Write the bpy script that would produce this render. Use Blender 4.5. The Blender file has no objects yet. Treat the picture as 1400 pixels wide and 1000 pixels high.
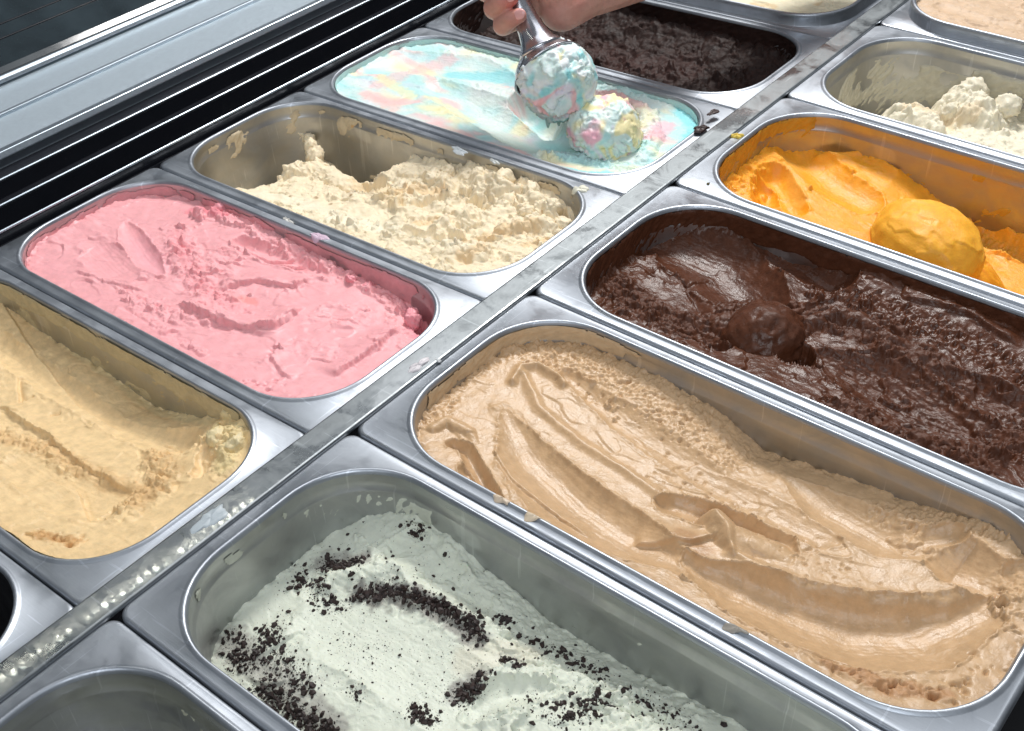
import bpy, bmesh, math, random
import numpy as np
from mathutils import Vector, Matrix, Euler
S = bpy.context.scene
COL = S.collection
random.seed(4); RNG = np.random.default_rng(7)

# ---------------------------------------------------------------- camera, light, exposure
cam = bpy.data.cameras.new('camera'); co = bpy.data.objects.new('camera', cam); COL.objects.link(co)
CR = Matrix(((0.77763367, -0.37087413, 0.50767928), (0.62722693, 0.51320319, -0.58584031), (-0.04326961, 0.77399926, 0.63170632)))
co.matrix_world = Matrix.Translation((0.43256627, -0.16777304, 0.4652241)) @ CR.to_4x4()
cam.sensor_width = 36; cam.lens = 36 * 1678.7 / 1400; cam.clip_start = .01; cam.clip_end = 50
S.camera = co
IR, IU, IT = Vector(CR.col[0]), Vector(CR.col[1]), Vector(CR.col[2])

W = bpy.data.worlds.new('World'); S.world = W; W.use_nodes = True
bg = W.node_tree.nodes['Background']; bg.inputs[0].default_value = (.72, .78, .86, 1); bg.inputs[1].default_value = .21
def area(name, loc, target, sx, sy, power, col):
    l = bpy.data.lights.new(name, 'AREA'); l.shape = 'RECTANGLE'; l.size = sx; l.size_y = sy; l.energy = power; l.color = col
    o = bpy.data.objects.new(name, l); COL.objects.link(o); o.location = loc
    o.rotation_euler = (Vector(target) - Vector(loc)).to_track_quat('-Z', 'Y').to_euler(); return o
area('ceiling_panel_light', (-.25, 1.15, 1.7), (0, .35, 0), 1.9, 1.5, 13, (.93, .96, 1))
area('counter_spot_light', (-.42, 1.38, 1.35), (.05, .30, 0), .42, .32, 26, (1, .98, .95))
area('front_fill_light', (.9, -.9, 1.3), (.1, .3, 0), 1.1, .9, 15, (.90, .95, 1))  # added soft fill from the front, for surfaces that face the camera
S.view_settings.view_transform = 'Standard'; S.view_settings.look = 'None'
S.view_settings.exposure = 0; S.view_settings.gamma = 1

# ---------------------------------------------------------------- helpers
def link(o, parent=None):
    COL.objects.link(o)
    if parent: o.parent = parent
    return o
def tag(o, label=None, cat=None, group=None, kind=None):
    for k, v in (('label', label), ('category', cat), ('group', group), ('kind', kind)):
        if v: o[k] = v
    return o
def empty(name, loc=(0, 0, 0), rot=(0, 0, 0)):
    o = bpy.data.objects.new(name, None); o.empty_display_size = .02; o.location = loc; o.rotation_euler = rot; return link(o)
def mesh_obj(name, verts, faces, mat, parent=None, smooth=True):
    me = bpy.data.meshes.new(name); me.from_pydata([tuple(v) for v in verts], [], faces); me.update()
    if smooth: me.polygons.foreach_set('use_smooth', [True] * len(me.polygons))
    o = bpy.data.objects.new(name, me)
    if mat: me.materials.append(mat)
    return link(o, parent)
def bm_obj(name, bm, mat, parent=None, smooth=True):
    me = bpy.data.meshes.new(name); bm.to_mesh(me); bm.free()
    if smooth: me.polygons.foreach_set('use_smooth', [True] * len(me.polygons))
    me.materials.append(mat); return link(bpy.data.objects.new(name, me), parent)
def grid_mesh(name, V, Q, C, Rg, mat, parent=None):
    """numpy vertices, quads, per-vertex colour and roughness value -> one mesh"""
    me = bpy.data.meshes.new(name)
    me.vertices.add(len(V)); me.vertices.foreach_set('co', V.astype(np.float32).ravel())
    k = Q.shape[1]
    me.loops.add(len(Q) * k); me.loops.foreach_set('vertex_index', Q.astype(np.int32).ravel())
    me.polygons.add(len(Q)); me.polygons.foreach_set('loop_start', np.arange(0, len(Q) * k, k, dtype=np.int32))
    me.polygons.foreach_set('loop_total', np.full(len(Q), k, dtype=np.int32))
    me.polygons.foreach_set('use_smooth', np.ones(len(Q), dtype=bool))
    a = me.color_attributes.new('Col', 'FLOAT_COLOR', 'POINT')
    c4 = np.ones((len(V), 4), np.float32); c4[:, :3] = C; a.data.foreach_set('color', c4.ravel())
    r = me.attributes.new('rough', 'FLOAT', 'POINT'); r.data.foreach_set('value', Rg.astype(np.float32).ravel())
    me.update(calc_edges=True); me.validate()
    me.materials.append(mat); return link(bpy.data.objects.new(name, me), parent)

# ---- noise
def _h(ix, iy, iz, seed):
    n = (ix.astype(np.int64) * 374761393 + iy.astype(np.int64) * 668265263 + iz * 2147483647 + seed * 1274126177) & 0xffffffff
    n = ((n ^ (n >> 13)) * 1274126177) & 0xffffffff
    return (n ^ (n >> 16)) & 0xffffffff
def pn(x, y, seed=0):
    x0 = np.floor(x); y0 = np.floor(y); fx = x - x0; fy = y - y0
    ux = fx * fx * fx * (fx * (fx * 6 - 15) + 10); uy = fy * fy * fy * (fy * (fy * 6 - 15) + 10)
    def g(dx, dy):
        a = _h(x0 + dx, y0 + dy, 0, seed) * (2 * np.pi / 4294967296.)
        return np.cos(a) * (fx - dx) + np.sin(a) * (fy - dy)
    a = g(0, 0); b = g(1, 0); c = g(0, 1); d = g(1, 1)
    return 1.5 * ((a + ux * (b - a)) + uy * ((c + ux * (d - c)) - (a + ux * (b - a))))
def fbm(x, y, s, oct=4, seed=0, gain=.5):
    r = 0; a = 1; t = 0
    for i in range(oct):
        r = r + a * pn(x / s * 2 ** i + 13.7 * i, y / s * 2 ** i - 7.1 * i, seed + i); t += a; a *= gain
    return r / t
def ridged(x, y, s, oct=3, seed=0):
    r = 0; a = 1; t = 0
    for i in range(oct):
        r = r + a * (1 - np.abs(pn(x / s * 2 ** i, y / s * 2 ** i, seed + i)) * 2); t += a; a *= .5
    return r / t
def pn3(x, y, z, seed=0):
    x0 = np.floor(x); y0 = np.floor(y); z0 = np.floor(z); f = [x - x0, y - y0, z - z0]
    u = [t * t * (3 - 2 * t) for t in f]
    def v(a, b, c):
        h = _h(x0 + a, y0 + b, (z0 + c).astype(np.int64) * 1013, seed); g1 = (h & 1023) / 511.5 - 1; g2 = ((h >> 10) & 1023) / 511.5 - 1; g3 = ((h >> 20) & 1023) / 511.5 - 1
        return 1.5 * (g1 * (f[0] - a) + g2 * (f[1] - b) + g3 * (f[2] - c))
    l = lambda a, b, t: a + t * (b - a)
    return l(l(l(v(0, 0, 0), v(1, 0, 0), u[0]), l(v(0, 1, 0), v(1, 1, 0), u[0]), u[1]),
             l(l(v(0, 0, 1), v(1, 0, 1), u[0]), l(v(0, 1, 1), v(1, 1, 1), u[0]), u[1]), u[2])
def worley(x, y, s, seed=0):
    x = x / s; y = y / s; x0 = np.floor(x); y0 = np.floor(y); f1 = np.full(x.shape, 9.); f2 = f1.copy(); cr = np.zeros(x.shape)
    for i in (-1, 0, 1):
        for j in (-1, 0, 1):
            a = _h(x0 + i, y0 + j, 0, seed) / 4294967296.; b = _h(x0 + i, y0 + j, 7, seed) / 4294967296.
            d = np.hypot(x0 + i + a - x, y0 + j + b - y); n = d < f1
            f2 = np.where(n, f1, np.minimum(f2, d)); cr = np.where(n, _h(x0 + i, y0 + j, 3, seed) / 4294967296., cr); f1 = np.where(n, d, f1)
    return f1, f2, cr
def chunks(x, y, s, seed=0, warp=.45):
    """torn chunks: domes of differing height with creases between them"""
    wx = x + s * warp * 1.6 * fbm(x, y, s * .9, 3, seed + 1); wy = y + s * warp * 1.6 * fbm(x, y, s * .9, 3, seed + 5)
    f1, f2, c = worley(wx, wy * 1.25, s, seed)
    return (c - .5) * .9 * sst(0, .22, f2 - f1) + .8 * (1 - f1 * f1) - .4
def sst(a, b, x):
    t = np.clip((x - a) / (b - a), 0, 1); return t * t * (3 - 2 * t)

# ---- materials
def nodes(name):
    m = bpy.data.materials.new(name); m.use_nodes = True; nt = m.node_tree
    return m, nt, nt.nodes['Principled BSDF'], nt.nodes.new, nt.links.new
def ramp(nt, src, stops):
    r = nt.nodes.new('ShaderNodeValToRGB'); e = r.color_ramp.elements
    while len(e) < len(stops): e.new(.5)
    for i, (p_, c) in enumerate(stops):
        e[i].position = p_; e[i].color = (*c, 1) if len(c) == 3 else c
    nt.links.new(src, r.inputs[0]); return r.outputs[0]
def noise_tex(nt, scale, detail=4, vec=None, rough=.5, dist=0):
    n = nt.nodes.new('ShaderNodeTexNoise'); n.inputs['Scale'].default_value = scale; n.inputs['Detail'].default_value = detail
    n.inputs['Roughness'].default_value = rough; n.inputs['Distortion'].default_value = dist
    if vec is not None: nt.links.new(vec, n.inputs['Vector'])
    return n.outputs[0]
def mapped(nt, sc, rot=(0, 0, 0)):
    t = nt.nodes.new('ShaderNodeTexCoord'); m = nt.nodes.new('ShaderNodeMapping')
    m.inputs['Scale'].default_value = sc; m.inputs['Rotation'].default_value = rot
    nt.links.new(t.outputs['Object'], m.inputs[0]); return m.outputs[0]
def math_n(nt, op, a, b):
    n = nt.nodes.new('ShaderNodeMath'); n.operation = op
    for i, v in enumerate((a, b)):
        if isinstance(v, (int, float)): n.inputs[i].default_value = v
        else: nt.links.new(v, n.inputs[i])
    return n.outputs[0]
def mixc(nt, fac, a, b):
    n = nt.nodes.new('ShaderNodeMix'); n.data_type = 'RGBA'
    if isinstance(fac, (int, float)): n.inputs[0].default_value = fac
    else: nt.links.new(fac, n.inputs[0])
    for i, v in ((6, a), (7, b)):
        if isinstance(v, tuple): n.inputs[i].default_value = (*v, 1)
        else: nt.links.new(v, n.inputs[i])
    return n.outputs[2]

def ice_mat(name, gloss=.45, sss=.25, grain=.10, bump=.35, bscale=900, spec=.5, coat=0, fleck=None):
    m, nt, b, N, L = nodes(name)
    at = N('ShaderNodeAttribute'); at.attribute_name = 'Col'
    ro = N('ShaderNodeAttribute'); ro.attribute_name = 'rough'
    v = mapped(nt, (1, 1, 1))
    n1 = noise_tex(nt, 160, 5, v, .6); n2 = noise_tex(nt, bscale, 3, v, .65)
    f = ramp(nt, n1, [(.3, (1 - grain * 1.6,) * 3), (.7, (1 + grain * .5,) * 3)])
    mul = N('ShaderNodeMix'); mul.data_type = 'RGBA'; mul.blend_type = 'MULTIPLY'; mul.inputs[0].default_value = 1
    L(at.outputs['Color'], mul.inputs[6]); L(f, mul.inputs[7]); c = mul.outputs[2]
    if fleck:
        n3 = noise_tex(nt, fleck[1], 2, v, .5)
        c = mixc(nt, ramp(nt, n3, [(fleck[2], (0, 0, 0)), (fleck[2] + .03, (1, 1, 1))]), c, fleck[0])
    L(c, b.inputs['Base Color'])
    rr = math_n(nt, 'ADD', math_n(nt, 'MULTIPLY', ro.outputs['Fac'], .25), math_n(nt, 'ADD', math_n(nt, 'MULTIPLY', n1, .3), gloss - .15))
    L(rr, b.inputs['Roughness'])
    b.inputs['Specular IOR Level'].default_value = spec
    b.inputs['Subsurface Weight'].default_value = sss * .5; b.inputs['Subsurface Radius'].default_value = (1, .7, .45)
    b.inputs['Subsurface Scale'].default_value = .0016
    if coat: b.inputs['Coat Weight'].default_value = coat; b.inputs['Coat Roughness'].default_value = .22
    bp = N('ShaderNodeBump'); bp.inputs['Strength'].default_value = bump; bp.inputs['Distance'].default_value = .0011
    hh = math_n(nt, 'ADD', math_n(nt, 'MULTIPLY', n2, .6), math_n(nt, 'MULTIPLY', noise_tex(nt, bscale * .35, 3, v), 1.0))
    L(hh, bp.inputs['Height']); L(bp.outputs[0], b.inputs['Normal'])
    return m

def steel(name, base=(.50, .53, .57), rough=.30, film=None, film_amt=.5, film_lo=-.12, brush=(40, 900, 900), haze=.3, seed=0):
    """brushed steel, with wear haze, scratches and (inside pans) a thin dried film of ice cream"""
    m, nt, b, N, L = nodes(name)
    b.inputs['Metallic'].default_value = 1
    v = mapped(nt, brush); v1 = mapped(nt, (1, 1, 1))
    mv = N('ShaderNodeMapping'); mv.inputs['Location'].default_value = (seed * 3.1, seed * 1.7, 0); L(v1, mv.inputs[0]); v1 = mv.outputs[0]
    g = noise_tex(nt, 1, 3, v, .6)
    hz = noise_tex(nt, 28, 6, v1, .65, .6)
    rr = math_n(nt, 'ADD', math_n(nt, 'MULTIPLY', g, .12), math_n(nt, 'ADD', math_n(nt, 'MULTIPLY', ramp(nt, hz, [(.4, (0,) * 3), (.65, (1,) * 3)]), haze), rough - .06))
    c = mixc(nt, ramp(nt, hz, [(.35, (0,) * 3), (.7, (1,) * 3)]), base, tuple(x * .86 for x in base))
    # fine bright and dark scratches
    for sc_, rot in (((300, 14, 14), .35), ((16, 320, 20), -.5)):
        s_ = noise_tex(nt, 1, 2, mapped(nt, sc_, (0, 0, rot)), .5)
        c = mixc(nt, ramp(nt, s_, [(.66, (0,) * 3), (.69, (.6,) * 3)]), c, tuple(min(1, x * 1.35) for x in base))
    L(c, b.inputs['Base Color']); L(rr, b.inputs['Roughness'])
    bp = N('ShaderNodeBump'); bp.inputs['Strength'].default_value = .12; bp.inputs['Distance'].default_value = .0004
    L(math_n(nt, 'ADD', g, math_n(nt, 'MULTIPLY', hz, 2)), bp.inputs['Height']); L(bp.outputs[0], b.inputs['Normal'])
    if film:
        n1 = noise_tex(nt, 14, 6, v1, .6, 1.2); vz = noise_tex(nt, 1, 4, mapped(nt, (30, 30, 90), (.3, .2, 0)), .6, .8)
        mask = math_n(nt, 'ADD', math_n(nt, 'MULTIPLY', n1, .6), math_n(nt, 'MULTIPLY', vz, .4))
        thin = ramp(nt, mask, [(.5 - film_amt * .3, (0,) * 3), (.62 - film_amt * .1, (.8,) * 3)])
        d = N('ShaderNodeBsdfPrincipled'); d.inputs['Roughness'].default_value = .42
        L(mixc(nt, vz, film, tuple(x * .8 for x in film)), d.inputs['Base Color'])
        bp2 = N('ShaderNodeBump'); bp2.inputs['Strength'].default_value = .5; bp2.inputs['Distance'].default_value = .001
        L(mask, bp2.inputs['Height']); L(bp2.outputs[0], d.inputs['Normal'])
        mx = N('ShaderNodeMixShader'); L(math_n(nt, 'MULTIPLY', thin, film_amt), mx.inputs[0]); L(b.outputs[0], mx.inputs[1]); L(d.outputs[0], mx.inputs[2])
        L(mx.outputs[0], nt.nodes['Material Output'].inputs[0])
    return m

def plain(name, col, rough=.5, metal=0, bump=0, bs=200, spec=.5, var=.15):
    m, nt, b, N, L = nodes(name)
    n = noise_tex(nt, bs, 4, mapped(nt, (1, 1, 1)))
    L(mixc(nt, n, tuple(x * (1 - var) for x in col), tuple(min(1, x * (1 + var)) for x in col)), b.inputs['Base Color'])
    L(math_n(nt, 'ADD', math_n(nt, 'MULTIPLY', n, .15), rough - .07), b.inputs['Roughness'])
    b.inputs['Metallic'].default_value = metal; b.inputs['Specular IOR Level'].default_value = spec
    if bump:
        bp = N('ShaderNodeBump'); bp.inputs['Strength'].default_value = bump; bp.inputs['Distance'].default_value = .0005
        L(n, bp.inputs['Height']); L(bp.outputs[0], b.inputs['Normal'])
    return m

# ---------------------------------------------------------------- frames of the two rows of pans
P = .165
XL0, ZL0, SL = -.0243, -.0248, .0375      # left row: its inner edge, its height there, its slope
LL, LR = .3544, .3606
def frame(row, k):
    if row == 'L':
        cx = XL0 - LL / 2; return (cx, (k + .5) * P, ZL0 - SL * LL / 2), (0, -math.atan(SL), 0)
    return (.0243 + LR / 2, (k + .5) * P, 0), (0, 0, 0)

# ---------------------------------------------------------------- pans
def rrect(hl, hw, r, z, n=14, m=10):
    pts = []
    for cx, cy, a0 in ((hl - r, hw - r, 0), (-hl + r, hw - r, 90), (-hl + r, -hw + r, 180), (hl - r, -hw + r, 270)):
        for i in range(n + 1):
            a = math.radians(a0 + 90 * i / n); pts.append((cx + r * math.cos(a), cy + r * math.sin(a)))
    out = []
    q = n + 1
    for c in range(4):
        out += pts[c * q:(c + 1) * q]
        a = pts[(c + 1) * q - 1]; b = pts[((c + 1) * q) % (4 * q)]
        out += [(a[0] + (b[0] - a[0]) * i / m, a[1] + (b[1] - a[1]) * i / m) for i in range(1, m)]
    return [(x / 1000, y / 1000, z / 1000) for x, y in out]
def loft(name, loops, mat, parent, cap=False):
    n = len(loops[0]); V = [v for l in loops for v in l]; F = []
    for j in range(len(loops) - 1):
        for i in range(n):
            k = (i + 1) % n; F.append((j * n + i, j * n + k, (j + 1) * n + k, (j + 1) * n + i))
    if cap: F.append([(len(loops) - 1) * n + i for i in range(n)])
    return mesh_obj(name, V, F, mat, parent)
OHL, OHW, ORR = 172, 73, 50       # opening of a pan, mm
PANS = {}
def pan(row, k, label, rim_mat, wall_mat, raised=False, deep=118):
    loc, rot = frame(row, k)
    t = empty('ice_cream_pan', loc, rot); tag(t, label, 'pan', 'steel pans set into the counter')
    PANS[(row, k)] = t
    hl = (LL if row == 'L' else LR) * 500 + .2; hw = 81.8
    rr = [(hl, hw, 7, -9), (hl, hw, 7, -2.2), (hl - .4, hw - .4, 7, -.9), (hl - 1.2, hw - 1.2, 7, -.15), (hl - 2.2, hw - 2.2, 8, 0)]
    def stretch(l):
        # the flange runs on under the divider bar
        return [(x + (.007 if row == 'L' and x > .1 else -.0035 if row == 'R' and x < -.1 else 0), y, z) for x, y, z in l]
    L_ = [stretch(rrect(*a)) for a in rr]
    o = lambda d, z: rrect(OHL + d, OHW + d * .8, ORR + d * .6, z)
    if raised:
        L_ += [o(4.6, 0), o(4.2, .8), o(3.9, 8), o(3.9, 10.5), o(3.2, 11.8), o(1.6, 12.3), o(.2, 11.6), o(-.6, 10.2)]
        z1 = 10.2
    else:
        L_ += [o(4.4, .05), o(3.6, .5), o(2.7, 1.25), o(1.7, 1.55), o(.8, 1.2), o(.15, .2), o(-.3, -1.2)]
        z1 = -1.2
    loft('rim', L_, rim_mat, t)
    e = -.6 if raised else -.3
    w = lambda d, z: rrect(OHL + d, OHW + d * .9, ORR + d * .6, z)
    loft('basin', [w(e, z1 + .05), w(e - .1, z1 - 4), w(e - .3, -10.0), w(e - 1.3, -11.4), w(e - 1.6, -13), w(-4.0, -60), w(-6, -deep + 12), w(-8, -deep + 5), w(-12, -deep + 1), w(-19, -deep)], wall_mat, t, cap=True)
    return t

# ---------------------------------------------------------------- ice cream as a sculpted surface
def walk(path):
    return np.array(path, float)
class Ice:
    def __init__(s, res, base, col, x0=-173, x1=173):
        s.res = res; xs = np.arange(x0, x1 + res, res); ys = np.arange(-74, 74 + res, res)
        s.X, s.Y = np.meshgrid(xs, ys, indexing='ij'); s.xs = xs; s.ys = ys
        s.H = np.full(s.X.shape, float(base)) if not callable(base) else base(s.X, s.Y) + 0 * s.X
        s.R = np.full(s.X.shape, .5); s.C = np.empty(s.X.shape + (3,)); s.C[:] = col; s.grooves = np.zeros(s.X.shape)
        s.alive = None
    def box(s, path, r):
        a = walk(path); x0, y0 = a.min(0)[:2] - r; x1, y1 = a.max(0)[:2] + r
        i0, i1 = np.searchsorted(s.xs, [x0, x1]); j0, j1 = np.searchsorted(s.ys, [y0, y1])
        return slice(i0, max(i1, i0 + 1)), slice(j0, max(j1, j0 + 1))
    def dist(s, path, sl, wob=0, seed=0):
        X, Y = s.X[sl], s.Y[sl]
        if wob: X, Y = X + wob * fbm(s.X[sl], s.Y[sl], 14, 4, seed + 50), Y + wob * fbm(s.X[sl], s.Y[sl], 14, 4, seed + 70)
        a = walk(path); best = np.full(X.shape, 1e9); T = np.zeros(X.shape); SD = np.zeros(X.shape)
        if len(a) == 1: return np.hypot(X - a[0, 0], Y - a[0, 1]), T, SD
        ln = np.hypot(*np.diff(a[:, :2], axis=0).T); cum = np.concatenate([[0], np.cumsum(ln)]) / ln.sum()
        for i in range(len(a) - 1):
            d = a[i + 1, :2] - a[i, :2]; l2 = d @ d
            t = np.clip(((X - a[i, 0]) * d[0] + (Y - a[i, 1]) * d[1]) / l2, 0, 1)
            px, py = X - a[i, 0] - t * d[0], Y - a[i, 1] - t * d[1]; D = np.hypot(px, py)
            m = D < best; best = np.where(m, D, best); T = np.where(m, cum[i] + t * (cum[i + 1] - cum[i]), T)
            SD = np.where(m, (d[0] * py - d[1] * px) / math.sqrt(l2), SD)
        return best, T, SD
    def cut(s, path, z, w, dep, lip=.8, rough=.05, wob=1.0, seed=1, edge=.8, pw=2.0, up=1, down=1, drag=.12):
        """a smooth scooped trough whose floor runs at height z (list along the path), rising by dep at half width w"""
        sl = s.box(path, float(np.max(w)) * 2.6 + 6); d, T, SD = s.dist(path, sl, wob, seed)
        z = np.atleast_1d(np.array(z, float)); zz = np.interp(T, np.linspace(0, 1, len(z)), z)
        wv = np.interp(T, np.linspace(0, 1, len(np.atleast_1d(w))), np.atleast_1d(w)) if not np.isscalar(w) else w
        k = down + (up - down) * sst(-wv * .3, wv * .3, SD)
        surf = zz + dep * k * (np.abs(d) / wv) ** pw + drag * fbm(SD * 1.0, T * 6, 1.6, 2, seed + 33) * 2
        H = s.H[sl]; df = H - surf
        nz = fbm(s.X[sl], s.Y[sl], 5, 3, seed + 9)
        ins = sst(-.3, .6, df)
        s.R[sl] = s.R[sl] * (1 - ins) + rough * ins
        Hn = np.minimum(H, surf) + lip * np.exp(-(df / edge) ** 2) * np.clip(.6 + 1.6 * nz, 0, 2)
        near = d < wv * 2.2
        s.H[sl] = np.where(near, Hn, H)
        s.R[sl] = np.clip(s.R[sl] + .5 * np.exp(-((df + .8) / 1.0) ** 2) * near * min(1, lip), 0, 1.5)
    def add(s, path, z, w, dep, rough=.3, wob=1.0, seed=2, soft=.6, pw=2.0, col=None):
        """a raised roll or mound whose crest runs at height z and falls by dep at half width w"""
        sl = s.box(path, float(np.max(w)) * 2 + 6); d, T, _ = s.dist(path, sl, wob, seed)
        z = np.atleast_1d(np.array(z, float)); zz = np.interp(T, np.linspace(0, 1, len(z)), z)
        wv = np.interp(T, np.linspace(0, 1, len(w)), w) if not np.isscalar(w) else w; w = wv
        surf = zz - dep * (d / w) ** pw; H = s.H[sl]; df = surf - H
        ins = sst(-soft, soft, df) * (d < w * 2)
        s.H[sl] = np.where(d < w * 2, np.where(df > 0, surf, H), H)
        s.R[sl] = s.R[sl] * (1 - ins) + rough * ins
        if col is not None: s.C[sl] = s.C[sl] * (1 - ins[..., None]) + np.array(col) * ins[..., None]
    def bump(s, path, w, h, wob=1.5, seed=3, side=0):
        sl = s.box(path, w * 3); d, T, SD = s.dist(path, sl, wob, seed)
        g = np.exp(-(d / w) ** 2)
        if side: g = g * sst(-w, w, SD * side)
        s.H[sl] += h * g
    def fault(s, path, w, h, wob=1.0, seed=4, side=1, rough=.0):
        """one sided step: on one side of the path the surface rises sharply and fades away from it"""
        sl = s.box(path, w * 2.5); d, T, SD = s.dist(path, sl, wob, seed)
        end = sst(0, .1, T) * sst(1, .85, T)
        s.H[sl] += h * end * np.exp(-(d / w) ** 2) * sst(-.6, .6, SD * side)
        s.R[sl] += rough * np.exp(-(d / 2.5) ** 2) * end
    def rough(s, path, w, v, wob=3, seed=5, soft=.5):
        sl = s.box(path, w * 1.6); d, T, _ = s.dist(path, sl, wob, seed)
        m = sst(w * (1 + soft * .6), w * (1 - soft), d); s.R[sl] = s.R[sl] * (1 - m) + v * m
    def comb(s, path, w, amp, pitch, ang=0, wob=2, seed=6, cross=2.5):
        """torn, porous, comb-like texture"""
        sl = s.box(path, w * 1.6); d, T, _ = s.dist(path, sl, wob, seed); m = sst(w * 1.25, w * .6, d)
        X, Y = s.X[sl], s.Y[sl]; c, n = math.cos(ang), math.sin(ang)
        u = (X * c + Y * n) / cross; v = (-X * n + Y * c)
        wx = u + .8 * fbm(X, Y, 7, 2, seed)
        g = ridged(wx, v, pitch, 2, seed + 1)
        s.H[sl] += -amp * np.clip(-g + .35, 0, 2) * m + amp * .5 * m * fbm(X, Y, pitch, 2, seed + 3)
    def tint(s, path, w, col, a=1, wob=4, seed=7, soft=.5, fray=0):
        sl = s.box(path, w * 1.8 + wob); d, T, _ = s.dist(path, sl, wob, seed)
        if fray: d = d + fray * fbm(s.X[sl], s.Y[sl], 6, 3, seed + 5)
        m = (a * sst(w * (1 + soft), w * (1 - soft), d))[..., None]; s.C[sl] = s.C[sl] * (1 - m) + np.array(col) * m
    def lumps(s, path, w, n, r0, r1, hgt=.7, seed=8, rough=None, sink=.35, dome=.25):
        """many small torn lumps standing on the surface"""
        g = np.random.default_rng(seed); a = walk(path)
        if len(a) > 1: ln = np.hypot(*np.diff(a[:, :2], axis=0).T); cum = np.concatenate([[0], np.cumsum(ln)])
        for _ in range(n):
            if len(a) > 1:
                t = g.uniform(0, cum[-1]); c = np.array([np.interp(t, cum, a[:, 0]), np.interp(t, cum, a[:, 1])])
            else: c = a[0, :2]
            c = c + g.normal(0, w * .5, 2); r = r0 + (r1 - r0) * g.random() ** 2
            i0, i1 = np.searchsorted(s.xs, [c[0] - r * 1.6, c[0] + r * 1.6]); j0, j1 = np.searchsorted(s.ys, [c[1] - r * 1.6, c[1] + r * 1.6])
            if i1 - i0 < 2 or j1 - j0 < 2: continue
            sl = (slice(i0, i1), slice(j0, j1)); X, Y = s.X[sl] - c[0], s.Y[sl] - c[1]
            an = g.uniform(0, 3.14); e = g.uniform(.55, 1)
            u = (X * math.cos(an) + Y * math.sin(an)); v = (-X * math.sin(an) + Y * math.cos(an)) / e
            ph = g.uniform(0, 6.28); th = np.arctan2(v, u)
            q = (u * u + v * v) / (r * (1 + .22 * np.sin(3 * th + ph) + .12 * np.sin(7 * th + 2 * ph))) ** 2
            zc = s.H[sl].mean() + r * hgt * (1 - sink)
            if g.random() < dome: z = zc + r * hgt * (np.sqrt(np.clip(1 - q, 0, 1)) - 1) * 1.1
            else:
                tx, ty = g.normal(0, .42, 2); z = zc + tx * u + ty * v - r * hgt * (.35 + .65 * q ** 3) + .35 * r * fbm(u + c[0], v + c[1], max(1.5, r * .6), 2, seed)
            s.H[sl] = np.where(q < 1, np.maximum(s.H[sl], z), s.H[sl])
    def pits(s, path, w, n, r0, r1, dep=1.2, seed=9):
        g = np.random.default_rng(seed); a = walk(path)
        if len(a) > 1: ln = np.hypot(*np.diff(a[:, :2], axis=0).T); cum = np.concatenate([[0], np.cumsum(ln)])
        for _ in range(n):
            if len(a) > 1:
                t = g.uniform(0, cum[-1]); c = np.array([np.interp(t, cum, a[:, 0]), np.interp(t, cum, a[:, 1])])
            else: c = a[0, :2]
            c = c + g.normal(0, w * .5, 2); r = r0 + (r1 - r0) * g.random() ** 2
            i0, i1 = np.searchsorted(s.xs, [c[0] - r * 2, c[0] + r * 2]); j0, j1 = np.searchsorted(s.ys, [c[1] - r * 2, c[1] + r * 2])
            if i1 - i0 < 2 or j1 - j0 < 2: continue
            sl = (slice(i0, i1), slice(j0, j1)); X, Y = s.X[sl] - c[0], s.Y[sl] - c[1]
            an = g.uniform(0, 3.14); e = g.uniform(.35, 1)
            u = (X * math.cos(an) + Y * math.sin(an)); v = (-X * math.sin(an) + Y * math.cos(an)) / e
            s.H[sl] -= dep * r * np.exp(-(u * u + v * v) / (r * r) * 1.6)
    def finish(s, amp=(1.1, .7, .24), scales=(12, 4.6, 2.1), seed=20, base_amp=.25, shove=1.0, edge=1.0, layers=1.6, lscale=42, lang=-.1, cracks=.7):
        X, Y = s.X, s.Y
        s.H += base_amp * fbm(X, Y, 22, 3, seed) * 2 * (.4 + .6 * sst(.05, .12, s.R))
        c_, s_ = math.cos(lang), math.sin(lang); A, B = X * c_ + Y * s_, (-X * s_ + Y * c_) * 1.7
        smooth_ = .12 + .88 * sst(.05, .12, s.R)
        for kk, (sc_, am) in enumerate(((1, 1), (.55, .6))):
            n = fbm(A, B, lscale * sc_, 3, seed + 90 + kk * 7, .33) * 1.7 + .03 * pn(X / 2.2, Y / 2.2, seed + 91) * sst(0, .3, pn(X / 19, Y / 19, seed + 92))
            fr = n - np.floor(n); mk = smooth_ * sst(-.05, .25, pn(X / 33 + 5 * kk, Y / 27, seed + 95 + kk))
            s.H += layers * am * mk * (fr ** 2.2 * 1.5 - .45) * sst(1.0, .93, fr)
            s.R = np.clip(s.R + .12 * mk * min(1, layers) * np.exp(-((fr - .94) / .06) ** 2), 0, 1.5)
        n = pn(X / 17 + .6 * fbm(X, Y, 6, 2, seed + 98), Y / 12, seed + 97)
        s.H -= smooth_ * cracks * np.exp(-(n / .035) ** 2) * sst(.05, .45, fbm(X, Y, 25, 2, seed + 99))
        r = s.R; hi = sst(.35, 1.0, r)
        s.H += hi * (amp[0] * 2.6 * chunks(X, Y, scales[0] * .85, seed + 60) + amp[1] * 1.3 * chunks(X, Y, scales[1] * .9, seed + 70))
        r = r * (1 - .55 * hi)
        s.H += r * (amp[0] * (ridged(X, Y, scales[0], 2, seed + 1) - .5) + amp[1] * (ridged(X + 2 * pn(X / 5, Y / 5, 3), Y, scales[1], 2, seed + 3) - .5) + amp[2] * fbm(X, Y, scales[2], 2, seed + 6) * 1.6)
        sd = s.sdist(); e = np.exp(-(np.clip(-sd, 0, 30) / 3.2) ** 2)
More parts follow.
